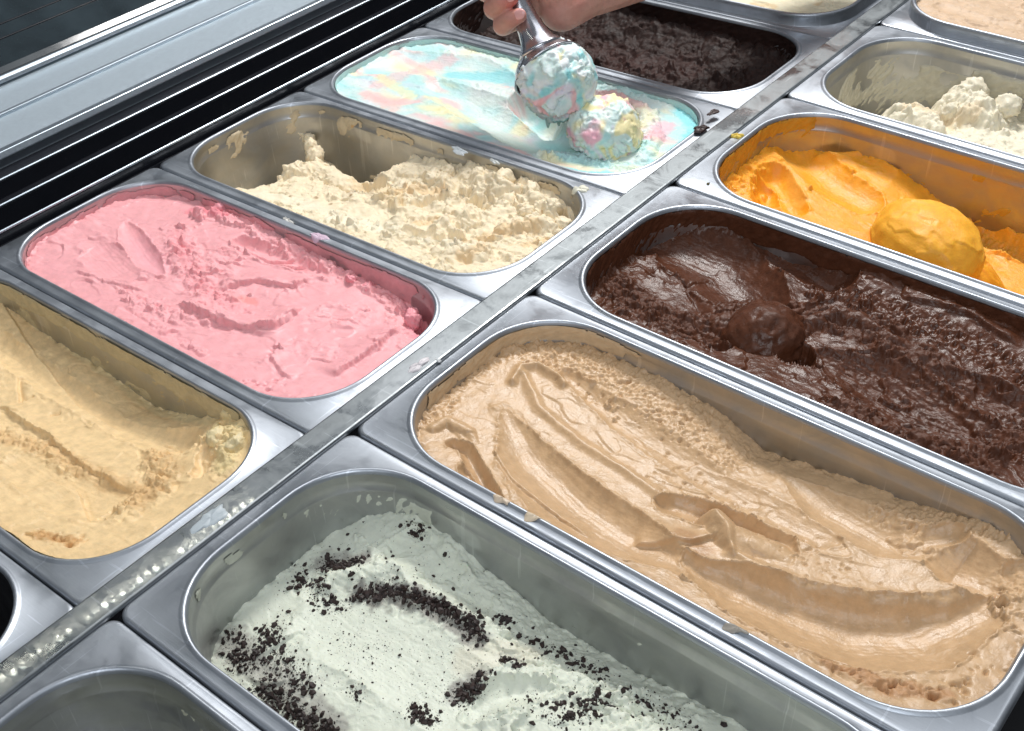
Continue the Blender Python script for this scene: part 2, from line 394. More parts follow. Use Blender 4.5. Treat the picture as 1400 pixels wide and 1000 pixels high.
        s.H += edge * e * (fbm(X, Y, 9, 4, seed + 80) * 3.2 + .4); s.H -= edge * 1.4 * e * sst(.1, .5, fbm(X, Y, 5, 3, seed + 84))
        q = np.clip(r, 0, 1) * shove
        s.DX = q * fbm(X, Y, 3.6, 2, seed + 30) * 2.2; s.DY = q * fbm(X, Y, 3.6, 2, seed + 40) * 2.2
    def sdist(s):
        d = np.clip(-s.H, 0, 117); hl = OHL - .5 - d * .036; hw = OHW - .5 - d * .034; rr = ORR
        qx = np.abs(s.X) - (hl - rr); qy = np.abs(s.Y) - (hw - rr)
        return np.hypot(np.maximum(qx, 0), np.maximum(qy, 0)) + np.minimum(np.maximum(qx, qy), 0) - rr
    def build(s, name, mat, parent=None):
        X, Y, H = s.X, s.Y, s.H
        sd = s.sdist()
        keep = sd < 1.1 if s.alive is None else (sd < 1.1) & s.alive
        # pull the outermost vertices onto the wall so the boundary is clean
        idx = -np.ones(X.shape, int)
        q = keep[:-1, :-1] & keep[1:, :-1] & keep[1:, 1:] & keep[:-1, 1:]
        u = np.zeros(X.shape, bool); u[:-1, :-1] |= q; u[1:, :-1] |= q; u[1:, 1:] |= q; u[:-1, 1:] |= q
        idx[u] = np.arange(u.sum())
        inn = sst(-1, -6, sd)
        V = np.stack([X + s.DX * inn, Y + s.DY * inn, H], -1)[u] / 1000
        i, j = np.nonzero(q)
        Q = np.stack([idx[i, j], idx[i + 1, j], idx[i + 1, j + 1], idx[i, j + 1]], -1)
        return grid_mesh(name, V, Q, np.clip(s.C[u], 0, 1), np.clip(s.R[u], 0, 1), mat, parent)
_P = np.array(rrect(OHL, OHW, ORR, 0, 40, 120))[:, :2] * 1000
_P = np.vstack([_P, _P[:1]]); _U = np.concatenate([[0], np.cumsum(np.hypot(*np.diff(_P, axis=0).T))])
def wall_smear(parent, mat, col, spans, seed=0, thick=1.1, name='wall_smear', step=.8):
    """a thin ragged film of ice cream left on the wall of a pan: spans are (from point, to point, top depth, bottom depth, amount)"""
    g2 = np.random.default_rng(seed); uu = lambda p_: _U[np.argmin(np.hypot(_P[:, 0] - p_[0], _P[:, 1] - p_[1]))]
    us = [(uu(a), uu(b), z0, z1, am) for a, b, z0, z1, am in spans]
    u0 = min(min(q[:2]) for q in us) - 12; u1 = max(max(q[:2]) for q in us) + 12
    U_, V_ = np.meshgrid(np.arange(u0, u1, step), np.arange(1.0, max(q[3] for q in us) + 8, step), indexing='ij')
    M = np.full(U_.shape, -1.)
    for a, b, z0, z1, am in us:
        lo, hi_ = min(a, b), max(a, b); d = np.maximum(np.maximum(lo - U_, U_ - hi_) / 8, np.maximum(z0 - V_, V_ - z1) / 5)
        M = np.maximum(M, am - np.clip(d, -.3, 9) - .3)
    an = g2.uniform(.3, .9); c_, s_ = math.cos(an), math.sin(an); A, B = U_ * c_ + V_ * s_, -U_ * s_ + V_ * c_
    n = .80 * fbm(A, B * 1.25, 30, 4, seed + 1, .42) + .10 * fbm(A * .7, B * 1.4, 6, 3, seed + 8)
    T = M + n * 1.5; keep = T > 0
    th = thick * (.25 + .9 * sst(0, .5, T)) * (1 + .6 * fbm(A * .5, B * 1.6, 5, 3, seed + 12)) * sst(-.02, .10, T)
    ins = .5 + V_ * .0355 + np.clip(th, .12, 9)
    px = np.interp(U_ % _U[-1], _U, _P[:, 0]); py = np.interp(U_ % _U[-1], _U, _P[:, 1]); e = .5
    tx = np.interp((U_ + e) % _U[-1], _U, _P[:, 0]) - np.interp((U_ - e) % _U[-1], _U, _P[:, 0]); ty = np.interp((U_ + e) % _U[-1], _U, _P[:, 1]) - np.interp((U_ - e) % _U[-1], _U, _P[:, 1])
    l = np.hypot(tx, ty) + 1e-9; nx, ny = -ty / l, tx / l
    V3 = np.stack([px + nx * ins, py + ny * ins, -V_], -1)
    q = keep[:-1, :-1] & keep[1:, :-1] & keep[1:, 1:] & keep[:-1, 1:]
    if not q.any(): return None
    u = np.zeros(U_.shape, bool); u[:-1, :-1] |= q; u[1:, :-1] |= q; u[1:, 1:] |= q; u[:-1, 1:] |= q
    idx = -np.ones(U_.shape, int); idx[u] = np.arange(u.sum()); i, j = np.nonzero(q)
    Q = np.stack([idx[i, j], idx[i, j + 1], idx[i + 1, j + 1], idx[i + 1, j]], -1)
    C_ = np.array(col) * (.88 + .12 * sst(0, .6, T[u]))[:, None]
    return tag(grid_mesh(name, V3[u] / 1000, Q, C_, np.full(u.sum(), .4), mat, parent), kind='stuff')
FLZ = ([-3, 0, .15, .8, 1.7, 2.7, 3.6, 4.4], [-4, .1, .2, 1.2, 1.55, 1.25, .5, .05])
def flange_z(x, y):
    qx = abs(x) - (OHL - ORR); qy = abs(y) - (OHW - ORR)
    return float(np.interp(math.hypot(max(qx, 0), max(qy, 0)) + min(max(qx, qy), 0) - ORR, *FLZ)) - (3 if abs(y) > 82 else 0)
def put(o, row, k):
    loc, rot = frame(row, k); o.location = loc; o.rotation_euler = rot; return o

# ---------------------------------------------------------------- the counter: case, rails, divider
M_BLACK = plain('black_plastic', (.012, .013, .017), .22, 0, .15, 60, .5)
M_DARK = plain('dark_case_interior', (.01, .01, .012), .6)
M_ALU = plain('anodised_aluminium', (.55, .63, .69), .45, .6, .1, 300, .5, .06)
M_ALUB = plain('polished_aluminium_edge', (.45, .51, .56), .34, 1, 0, 300, .5, .05)
M_BAR = steel('divider_steel', (.24, .26, .27), .26, film=None, haze=.40, brush=(60, 60, 60))
M_LEDGE = steel('ledge_steel', (.30, .32, .34), .35, haze=.2)
M_TINT = plain('tinted_glass', (.020, .030, .036), .12, 0, .15, 22, .6, .85)

def box_bm(bm, x0, x1, y0, y1, z0, z1, bev=0):
    r = bmesh.ops.create_cube(bm, size=1, matrix=Matrix.Translation(((x0 + x1) / 2, (y0 + y1) / 2, (z0 + z1) / 2)) @ Matrix.Diagonal((x1 - x0, y1 - y0, z1 - z0, 1)))
    if bev:
        es = {e for v in r['verts'] for e in v.link_edges}
        bmesh.ops.bevel(bm, geom=list(es), offset=bev, segments=2, affect='EDGES')
def extrude_y(name, prof, y0, y1, mat, parent, off=(0, 0, 0)):
    """closed profile in x,z (mm) swept along y"""
    n = len(prof); V = [(x / 1000 - off[0], y - off[1], z / 1000 - off[2]) for y in (y0, y1) for x, z in prof]
    F = [(i, (i + 1) % n, n + (i + 1) % n, n + i) for i in range(n)] + [tuple(range(n - 1, -1, -1)), tuple(range(n, 2 * n))]
    o = mesh_obj(name, V, F, mat, parent, smooth=False)
    b = o.modifiers.new('bevel', 'BEVEL'); b.width = .0007; b.segments = 3; b.limit_method = 'ANGLE'; b.harden_normals = False
    o.data.polygons.foreach_set('use_smooth', [False] * len(o.data.polygons))
    return o
tag(mesh_obj('dark_gap_plane', [(-1.2, -.7, -.20), (.9, -.7, -.20), (.9, 1.7, -.20), (-1.2, 1.7, -.20)], [(0, 1, 2, 3)], M_DARK), kind='structure')  # black sheet added below the pans so the gaps between them look dark

case = tag(empty('display_case', (-.45, .3, -.10)), 'black track with thin bright ridges and a wide grey aluminium rail', 'display case')
co_ = (-.45, .3, -.10)
Y0, Y1 = -.35, 1.5
extrude_y('track_bed', [(-376.5, -56), (-381, -39), (-382, -60), (-412, -52), (-446, -47), (-484, -42), (-500, -40), (-505, -110), (-376, -110)], Y0, Y1, M_BLACK, case, co_)
for x in (-384.5, -418.5, -454):
    z = -30
    f = extrude_y('track_ridge', [(x - 3.2, z - 24), (x - 2.2, z - 3), (x + .2, z - 2.2), (x + 1.6, z - 26)], Y0, Y1, M_BLACK, case, co_)
    extrude_y('ridge_edge', [(x - 2.0, z - 2.9), (x - 1.6, z - .6), (x - .6, z), (x + .5, z - .8), (x + .6, z - 2.1)], Y0, Y1, M_ALUB, f, co_)
extrude_y('aluminium_rail', [(-489, -52), (-489, -33), (-492, -31.2), (-549, -30.7), (-554, -31.5), (-605, -30.6), (-613, -29), (-613, -60)], Y0, Y1, M_ALU, case, co_)
extrude_y('rail_edge', [(-488, -40), (-487.6, -33), (-490.5, -28.4), (-496, -28.0), (-499, -30.7)], Y0, Y1, M_ALUB, case, co_)
extrude_y('rail_edge', [(-549.5, -31), (-550, -27.8), (-553, -27.2), (-556, -29.4), (-557, -31)], Y0, Y1, M_ALUB, case, co_)
extrude_y('rail_edge', [(-603.5, -28), (-604.5, -24.6), (-608, -22.8), (-612, -23.6), (-614, -28)], Y0, Y1, M_ALUB, case, co_)
extrude_y('rubber_gasket', [(-615, -50), (-615, -31), (-622, -28), (-629, -31), (-632, -50)], Y0, Y1, M_DARK, case, co_)
extrude_y('tinted_glass', [(-634, -60), (-634, -34), (-640, -30), (-1010, 90), (-1015, 84), (-645, -40)], Y0, Y1, M_TINT, case, co_)
for a, b_ in ((-672, -19.6), (-690, -13.8)):
    extrude_y('glass_seam', [(a, b_ - 2), (a + .5, b_ + .8), (a - 1.5, b_ + 1.4), (a - 2, b_ - 2)], Y0, Y1, M_BLACK, case, co_)

_b = M_BAR.node_tree.nodes['Principled BSDF']; _b.inputs['Coat Weight'].default_value = 1; _b.inputs['Coat Roughness'].default_value = .05; _b.inputs['Coat IOR'].default_value = 2.0
_nt = M_BAR.node_tree; _nt.links.new(ramp(_nt, noise_tex(_nt, 30, 5, mapped(_nt, (1, .4, 1)), .65, 1.0), [(.38, (.25,) * 3), (.52, (1,) * 3)]), _b.inputs['Coat Weight'])
_nt.links.new(ramp(_nt, noise_tex(_nt, 140, 4, mapped(_nt, (1, 1, 1)), .7), [(.42, (.02,) * 3), (.66, (.16,) * 3)]), _b.inputs['Coat Roughness'])
bar = tag(empty('divider_bar', (.0125, .4, 0)), 'smeared flat steel divider bar running between the two rows of pans', 'divider bar')
extrude_y('bar_top', [(3, -1), (3, 1.6), (4, 2.2), (20.6, 2.2), (21.6, 1.6), (21.6, -1)], -.35, 1.3, M_BAR, bar, (.0125, .4, 0))
extrude_y('support_ledge', [(6, -7), (30, -7), (30, -9), (6, -9)], -.35, 1.3, M_LEDGE, bar, (.0125, .4, 0))
extrude_y('support_ledge', [(-27, -32), (6, -31), (6, -34), (-27, -35)], -.35, 1.3, M_LEDGE, bar, (.0125, .4, 0))
extrude_y('bar_web', [(6, -1.1), (19, -1.1), (19, -80), (6, -80)], -.35, 1.3, M_DARK, bar, (.0125, .4, 0))

# ---------------------------------------------------------------- pans
def rimmat(i, base=(.43, .46, .505)): return steel('brushed_steel_rim', base, .36, film=(.40, .43, .46), film_amt=.30, seed=i, haze=.22)
RIM = [rimmat(i) for i in range(3)]
def wall(i, film=None, amt=.5): return steel('brushed_steel_wall', (.47, .48, .49), .30, film=film, film_amt=amt * .75, seed=i, brush=(25, 25, 600), haze=.25)
COFFEE = (.60, .39, .212); PINK = (.90, .42, .44); CHOC = (.100, .033, .015); DCHOC = (.030, .014, .011)
CREAM = (.84, .71, .50); MANGO = (.93, .385, .015); BUTTER = (.86, .62, .33); MINT = (.70, .73, .61); VAN = (.82, .75, .58)
pan('R', 1, 'steel pan full of swirled light brown ice cream, at the right front', RIM[0], wall(1, COFFEE, .35))
pan('R', 0, 'steel pan of white ice cream with dark cookie crumbs, at the bottom', RIM[1], wall(2, (.5, .52, .44), .45))
pan('R', 2, 'steel pan of glossy milk brown chocolate ice cream, below the mango pan', RIM[2], wall(3, CHOC, .55))
pan('R', 3, 'steel pan of yellow orange mango ice cream', RIM[0], wall(4, (.62, .30, .06), .62))
pan('R', 4, 'nearly empty steel pan with white smears on its walls, near the top right', RIM[1], wall(5, (.55, .50, .40), .60))
pan('R', 5, 'collared steel pan full of pale brown ice cream, in the top right corner', RIM[2], wall(6), raised=True)
pan('R', -1, 'empty steel pan with greenish smears, in the bottom left corner', RIM[2], wall(7, (.40, .41, .30), .5))
pan('L', 0, 'steel pan of butterscotch yellow ice cream at the left edge', RIM[1], wall(8, (.55, .45, .24), .62))
pan('L', 1, 'steel pan of pink ice cream', RIM[2], wall(9, (.72, .36, .36), .60))
pan('L', 2, 'half empty steel pan of crumbly cream coloured ice cream', RIM[0], wall(10, (.52, .42, .26), .45))
pan('L', 3, 'steel pan of pastel rainbow ice cream under the scoop', RIM[1], wall(11, (.6, .75, .72), .5))
pan('L', 4, 'steel pan of very dark chocolate ice cream behind the hand', RIM[2], wall(12, DCHOC, .7))
pan('L', 5, 'collared steel pan full of pale vanilla ice cream, at the top edge', RIM[0], wall(13), raised=True)
pan('L', -1, 'dark empty steel pan at the left edge below the butterscotch one', RIM[0], steel('shaded_wall', (.06, .06, .065), .4, seed=3))  # the darkness of the deep interior is put into the wall colour

def edge_fn(x, xs, zs): return np.interp(x, xs, zs)
def base4(far, ymid, zmid, near, ynear=-72):
    """base surface through: far wall height (list over x), mid-line height, near wall height"""
    fx, fz = far
    def f(X, Y):
        e = np.interp(X, fx, fz); mz = np.interp(X, *zmid); nz = np.interp(X, *near)
        t = np.clip((Y - ymid) / (72 - ymid), 0, 1); u = np.clip((ymid - Y) / (ymid - ynear), 0, 1)
        return mz + (e - mz) * t ** 1.5 + (nz - mz) * u ** 1.5
    return f

# ================================================================ light brown (coffee) ice cream
s = Ice(.62, base4(([-172, -148, -76, -50, -25, -4, 24, 59, 85, 127, 147, 172], [-8, -12, -12, -15, -21, -31, -29, -23, -21, -11, -12, -8]),
                   10, ([-172, -100, 0, 172], [-12, -18, -22, -18]), ([-172, 172], [-9, -9])), COFFEE)
s.R[:] = .08
s.comb([(-170.0, 45.3), (-127.5, 65.0), (-72.1, 63.5), (-13.8, 50.3)], 17, 2.2, 3.0, ang=-.3, cross=1.2)
s.comb([(-164.5, -40.4), (-177.8, -8.9), (-175.6, 23.1)], 13, 2.2, 3.2, ang=.9, cross=1.2)
s.rough([(-183.0, 17.8), (-172.4, 48.2), (-130.5, 69.2), (-74.0, 66.3), (-0.7, 52.3)], 9, .32)
s.cut([(-124.3, 41.6), (-75.0, 29.7), (-20.7, 23.8), (22.3, 22.3), (59.1, 19.5)], [-18, -21, -24, -26, -24], [8, 14, 16, 17, 14], 6, lip=.4, rough=.10, wob=1.5, seed=11, up=.8, down=1.5)
s.cut([(-136.1, -4.5), (-95.2, -25.0), (-53.6, -35.9), (-18.2, -37.9), (20.3, -40.9)], [-15, -22, -25, -26, -20], [14, 24, 26, 23, 13], 12, lip=.9, rough=.02, wob=1.5, seed=10, up=1.8, down=.8)
s.bump([(-145.0, 25.5), (-120.3, 9.8), (-85.1, 1.5), (-59.0, -1.2), (-17.2, -6.2), (6.0, -12.0)], 3.0, 2.4)
s.bump([(-146.8, 16.6), (-150.3, 29.5), (-143.7, 37.8), (-127.9, 37.1), (-120.8, 33.6)], 2.6, 3.6, wob=.8)
s.fault([(-118.0, -37.6), (-95.4, -48.9), (-61.5, -51.7), (-35.0, -54.6)], 9, 2.2, side=1)
s.cut([(-23.0, -77.5), (10.2, -79.6), (44.3, -79.4)], [-16, -19, -16], [8, 11, 9], 5, lip=.6, rough=.03, seed=12, wob=2)
s.add([(-155.7, -45.6), (-153.0, -35.8), (-138.3, -34.5), (-124.4, -41.2)], [-8, -8, -10, -13], 7, 8, rough=.12, seed=19)
s.cut([(-138.6, -46.3), (-130.1, -44.6), (-103.8, -59.7), (-90.0, -67.0)], [-17, -19, -20, -16], 7, 8, lip=1.4, rough=.02, seed=13, up=2.5)
s.cut([(-118.4, -58.2), (-96.4, -71.7), (-73.1, -81.3)], [-18, -20, -15], 6, 7, lip=1.2, rough=.02, seed=113, up=2.5)
s.rough([(-31.1, 16.9), (10.0, 11.8), (59.3, 2.4), (92.2, 2.4)], 9, .25)
s.cut([(-15.5, -3.2), (-2.2, 1.7), (18.4, 5.5), (44.5, 6.4)], [-27, -31, -32, -27], 11, 8, lip=1.0, rough=.02, seed=14, up=2.2, down=.7)
s.cut([(17.2, 55.0), (50.2, 44.0), (86.0, 40.5), (119.6, 46.4)], [-26, -28, -28, -22], [12, 16, 16, 12], 7, lip=.6, rough=.03, seed=15)
s.add([(10.2, -5.3), (19.5, -10.3), (30.8, -21.0)], [-9, -10, -17], 8, 10, rough=.10, seed=16, pw=1.3)
s.add([(23.3, -10.7), (46.0, -4.7), (63.6, -6.0)], [-14, -17, -21], 11, 6, rough=.10, seed=116)
s.fault([(-18.4, -41.3), (-4.8, -33.8), (9.1, -27.3), (17.8, -12.4)], 9, 3.5, side=1)
s.cut([(10.8, -36.5), (22.4, -37.2), (61.1, -30.0), (97.1, -21.5), (123.5, -3.9), (141.8, 23.5), (146.3, 49.2)], [-22, -28, -31, -33, -32, -27, -20], [10, 19, 22, 24, 24, 20, 14], 11, lip=1.2, rough=.02, wob=2, seed=17, up=2.4, down=.8)
s.bump([(29.2, -20.4), (50.0, -19.2), (69.4, -16.7), (102.1, -2.3), (130.9, 18.7), (141.9, 37.4)], 3.2, 3.0)
s.cut([(109.2, 43.0), (122.7, 39.4), (140.6, 37.8)], [-23, -28, -24], 14, 8, lip=1.1, rough=.02, seed=18, up=.8, down=1.6)
s.comb([(75.2, 56.5), (106.8, 63.9), (137.1, 71.5)], 8, 3.0, 3.2, ang=1.4, cross=1.5)
s.cut([(72.9, 45.9), (97.4, 42.5), (112.9, 57.2)], [-24, -26, -22], 8, 5, lip=1.3, rough=.05, seed=118)
s.rough([(102.0, -57.0), (126.4, -54.1), (151.8, -39.9)], 6, .9); s.pits([(103.0, -58.9), (126.4, -54.1), (151.8, -39.9), (160.3, -10.5)], 6, 60, 1, 2.6)
s.fault([(69.3, -60.9), (96.0, -52.7), (115.3, -46.1)], 5, 1.8, side=1)
s.lumps([(151.1, 43.7), (162.6, 23.6)], 8, 30, 2, 5); s.rough([(150.6, 46.6)], 12, .8)
s.rough([(-2.0, 65.1), (65.3, 76.4), (136.4, 84.8)], 5, .6)
s.lumps([(-93.8, 45.0), (-79.0, 35.3)], 4, 10, 1.8, 3.6); s.pits([(-38.8, 13.8), (11.9, 8.8), (80.6, 1.9)], 16, 260, .4, 1.3); s.pits([(-167.0, 41.4), (-109.9, 56.1), (-34.8, 45.2)], 16, 420, .5, 1.4, dep=1.5)
s.lumps([(-184.4, 19.9), (-179.8, 32.2), (-174.3, 43.5)], 3, 18, 1.5, 3.5); s.tint([(-184.4, 19.9), (-179.8, 32.2), (-174.3, 43.5)], 3, (.74, .60, .40), .6, fray=2)
s.tint([(102.0, -57.0), (129.9, -53.9), (151.8, -39.9)], 4, (.46, .23, .10), .7, fray=3)
s.tint([(1.4, -25.4), (16.2, -27.3)], 4, (.45, .24, .11), .6)
s.tint([(-164.0, -57.0), (-180.8, -12.5), (-185.8, 27.9), (-174.1, 50.1)], 5, (.50, .31, .16), .5)
s.finish(seed=21, base_amp=.5, layers=1.0, lscale=60, lang=-.15, cracks=.35)
o = put(s.build('ice_cream', ice_mat('coffee_ice_cream', .36, .22, .10, .28, 800)), 'R', 1)
tag(o, 'light brown swirled ice cream with smooth paddle troughs', 'ice cream', 'ice creams in the pans')
wall_smear(o, bpy.data.materials['coffee_ice_cream'], (.66, .50, .32), [((-172, 10), (-135, 72), 1, 14, .5), ((-135, 72), (-90, 73), 2, 12, .15), ((-172, -30), (-172, 10), 1, 12, .5)], 3, .8)

# ================================================================ white ice cream with cookie crumbs
s = Ice(.62, base4(([-172, -150, -125, -97, -75, -49, -35, -6, 27, 55, 172], [-38, -27, -24, -27, -35, -40, -46, -46, -45, -39, -36]),
                   5, ([-172, -150, -110, -40, 172], [-42, -40, -30, -26, -24]), ([-172, 172], [-44, -26])), MINT)
s.R[:] = .08
s.rough([(-135.2, 74.5), (-65.2, 66.8), (-2.9, 59.9), (61.2, 60.0)], 10, .5); s.comb([(-148.5, 64.7), (-107.3, 67.8), (-40.6, 60.6)], 12, .9, 3.5, ang=-.5)
s.cut([(-141.0, 27.4), (-115.8, 52.8), (-61.1, 49.5)], [-31, -32, -38], [14, 18, 12], 5, lip=.8, rough=.12, seed=130, wob=3, up=1.8)
s.fault([(-133.2, -2.5), (-121.9, 24.6), (-80.6, 36.9), (-47.0, 32.5)], 14, 3, side=1)
s.fault([(-132.8, -44.3), (-127.1, -14.0), (-112.1, 3.2)], 12, 2.5, side=1)
s.cut([(-124.4, -6.0), (-83.7, -4.5), (-42.6, -6.3)], [-36, -33, -31], 34, 5, lip=.5, rough=.04, wob=3, seed=31)
s.cut([(-91.8, 49.2), (-45.0, 53.6)], [-34, -36], 15, 5, lip=.4, rough=.1, seed=32)
s.bump([(-139.9, 15.3), (-111.5, 36.6), (-60.9, 37.6), (-28.5, 33.3)], 6, 4)
s.fault([(-31.5, 2.9), (-22.6, 25.8), (4.6, 43.6), (33.0, 46.5)], 9, 5, side=-1, rough=.8)
s.rough([(-7.4, 7.3), (16.7, 33.2), (51.2, 44.1)], 22, .8); s.rough([(-132.6, 25.0), (-78.2, 34.6), (-33.1, 39.1)], 14, .3)
s.lumps([(-9.1, -1.7), (-2.1, 34.8), (30.6, 43.8), (69.6, 53.1)], 16, 90, 2, 7); s.lumps([(-142.6, 46.2), (-60.9, 37.6), (-16.8, 42.1), (30.2, 50.5)], 12, 80, 1.2, 4)
s.cut([(-21.4, -8.5), (-12.6, 13.7), (8.6, 32.3)], [-30, -30, -28], 9, 5, lip=1.4, rough=.1, seed=133, wob=3)
s.rough([(-144.1, 8.0), (-112.1, 25.6), (-68.1, 34.2), (-41.2, 31.3)], 8, .7)
s.rough([(-142.0, -46.5), (-95.1, -54.8)], 8, .5)
s.tint([(-42.4, 16.2), (-23.4, 38.8)], 8, (.72, .62, .46), .35)
s.tint([(-154.4, 24.0), (-133.0, 33.4)], 6, (.30, .28, .25), .75, fray=6); s.tint([(-118.4, 15.7), (-85.5, 31.1), (-46.0, 28.6)], 6, (.22, .20, .18), .8, fray=7); s.tint([(-154.2, -42.2), (-114.1, -46.0), (-72.4, -51.4)], 9, (.32, .30, .27), .7, fray=10); s.tint([(-36.2, -2.4), (-30.3, 12.7)], 5, (.22, .20, .18), .75, fray=6)
s.finish(seed=22, base_amp=.6, layers=1.2)
ORE = s
o = put(s.build('ice_cream', ice_mat('cookie_ice_cream', .46, .22, .05, .35, 800)), 'R', 0)
tag(o, 'greenish white ice cream strewn with black cookie crumbs', 'ice cream', 'ice creams in the pans')
wall_smear(o, bpy.data.materials['cookie_ice_cream'], (.62, .64, .54), [((-172, -45), (-168, 20), 18, 42, -.05), ((-170, 30), (-115, 73), 15, 40, .75), ((-168, -50), (-172, 20), 3, 14, -.2), ((-60, 73), (150, 73), 20, 52, -.3)], 4, .9)
OREO_OBJ = o

# ================================================================ milk brown chocolate
s = Ice(.66, base4(([-172, -148, -102, -41, 34, 82, 172], [-20, -13, -6, -6, -6, -10, -12]), 8, ([-172, -100, 0, 172], [-19, -24, -21, -21]), ([-172, -60, 172], [-20, -12, -14])), CHOC)
s.R[:] = .09
s.cut([(-179.1, 13.7), (-163.3, 36.1), (-115.6, 36.7), (-74.0, 14.6)], [-22, -27, -31, -33], [14, 24, 28, 20], 9, lip=.9, rough=.02, wob=2, seed=41)
s.cut([(-126.2, 73.6), (-75.1, 65.4), (-43.0, 56.9)], [-14, -22, -24], 14, 8, lip=.7, rough=.02, wob=2, seed=141)
s.cut([(-92.4, -27.9), (-71.1, -31.4)], [-27, -28], 12, 6, lip=.6, rough=.1, seed=42, wob=5)
s.rough([(-171.5, -18.9), (-136.6, -30.1), (-100.1, -33.4)], 15, 1.0); s.lumps([(-165.3, -23.3), (-126.7, -36.2), (-86.7, -45.7)], 10, 70, 1.5, 5)
s.fault([(-128.9, 11.3), (-105.2, -7.7), (-82.9, -21.0)], 6, -5, side=1, rough=.5)
s.add([(-70.8, -6.1), (-47.9, -13.4), (-44.2, 3.4)], [-18, -17, -19], 25, 7, rough=.7, seed=244, wob=5)
s.rough([(-48.4, 16.5), (-18.3, 28.4), (17.9, 26.4), (61.5, 14.0)], 14, .9)
s.add([(-34.1, 13.9), (-23.9, 28.8), (-6.0, 34.0), (14.3, 28.0), (34.8, 31.0)], [-16, -12, -12, -14, -18], 8, 9, rough=.5, seed=144, wob=3)
s.lumps([(-48.6, 46.1), (-25.4, 52.6), (-3.0, 49.0)], 10, 50, 2, 6)
s.cut([(-35.7, -22.4), (-24.0, -20.2), (-11.4, -19.9)], [-36, -48, -36], [6, 9, 6], 13, lip=2.0, rough=.3, seed=45, wob=4, up=.6, down=1.6)
s.cut([(-7.7, -9.8), (16.8, -9.5), (58.1, -17.1), (94.2, -18.2)], [-27, -32, -34, -28], [14, 22, 24, 16], 8, lip=.9, rough=.38, seed=46, wob=2, drag=.4)
s.cut([(48.8, 13.7), (72.0, 13.6), (104.9, 9.1)], [-22, -28, -29], [8, 15, 15], 7, lip=.9, rough=.35, seed=47, wob=5, drag=.4)
s.comb([(-12.9, 46.5), (35.9, 48.2), (94.0, 41.4)], 12, 3.2, 4.2, ang=1.25, cross=1.8)
s.rough([(24.7, -53.4), (69.4, -51.6), (102.9, -49.1), (114.1, -3.7)], 12, 1.0); s.lumps([(21.7, -47.6), (88.4, -45.2), (123.2, -27.0), (99.7, 33.7)], 18, 90, 1.6, 5)
s.rough([(-143.2, 60.4), (-72.0, 76.7), (7.6, 75.7), (81.2, 71.1)], 6, .05)
s.fault([(-62.3, 69.2), (-28.8, 77.0), (-5.8, 83.0), (15.1, 72.8)], 5, 4, side=1)
s.fault([(4.8, 60.6), (46.2, 66.2), (86.3, 58.5)], 6, 3, side=1)
s.finish(amp=(2.0, 1.0, .2), seed=23, base_amp=.5, layers=2.2, cracks=1.2)
o = put(s.build('ice_cream', ice_mat('chocolate_ice_cream', .31, .06, .2, .45, 500, .32)), 'R', 2)
tag(o, 'glossy brown chocolate ice cream with a rolled ball and torn ridges', 'ice cream', 'ice creams in the pans')
wall_smear(o, bpy.data.materials['chocolate_ice_cream'], CHOC, [((-172, -45), (-150, 66), 2, 26, .7), ((-150, 66), (120, 73), 1, 14, .75)], 5, 1.0)

# ================================================================ mango
s = Ice(.8, base4(([-172, -142, -111, -74, -56, -30, 2, 24, 172], [-16, -31, -26, -28, -34, -48, -48, -46, -50]), 0, ([-172, -120, -60, -20, 20, 172], [-20, -26, -34, -44, -52, -52]), ([-172, -60, 172], [-24, -34, -40])), MANGO)
s.R[:] = .07
s.cut([(-146.7, 8.3), (-114.9, -20.7)], [-36], 11, 8, lip=.8, rough=.02, seed=51)
s.cut([(-143.2, 48.7), (-106.6, 27.0), (-79.2, 20.6)], [-34, -38], 18, 7, lip=.8, rough=.02, seed=52)
s.cut([(-144.7, -5.9), (-134.3, -24.1)], [-40], 11, 10, lip=1.2, rough=.02, seed=53)
s.rough([(-170.6, -34.4), (-165.0, -17.5), (-159.0, 27.1)], 9, .9); s.lumps([(-172.3, -31.5), (-153.9, -25.2), (-161.9, 15.7)], 9, 70, 1.2, 4)
s.bump([(-136.1, 57.4), (-120.6, 63.9), (-107.2, 74.5), (-76.3, 67.2)], 4, 4)
s.add([(-29.8, -29.4), (-9.5, -22.9), (13.8, -13.0)], [-26, -24, -28], 26, 16, rough=.15, seed=151)
s.cut([(-4.1, 59.9), (32.6, 50.0)], [-62, -62], 14, 14, lip=.8, rough=.2, seed=155)
s.rough([(-47.2, 80.4), (-14.1, 84.1), (21.8, 78.0)], 8, .9)
s.lumps([(-11.2, 66.4), (30.3, 59.4)], 7, 60, 1.2, 3.6)
s.cut([(7.4, 50.7), (35.9, 47.4)], [-56], 10, 6, lip=.8, rough=.05, seed=54)
s.tint([(-149.8, 37.2), (-116.8, -5.7)], 7, (.86, .46, .10), .5)
s.tint([(-1.6, 60.0), (35.1, 50.5)], 8, (.50, .24, .02), .6, fray=6)
s.finish(seed=24, base_amp=.5, layers=2.2, lscale=55, cracks=.3)
o = put(s.build('ice_cream', ice_mat('mango_ice_cream', .46, .8, .08, .35, 700)), 'R', 3)
tag(o, 'smooth yellow orange mango ice cream', 'ice cream', 'ice creams in the pans')
wall_smear(o, bpy.data.materials['mango_ice_cream'], (.62, .32, .03), [((-172, -40), (-150, 66), 2, 30, .6), ((-150, 66), (-60, 73), 14, 34, -.1), ((-60, 73), (120, 73), 30, 60, -.12), ((-172, 0), (-165, 40), 1, 10, .6), ((-20, 73), (-10, 73), 12, 18, .5)], 6, .9)

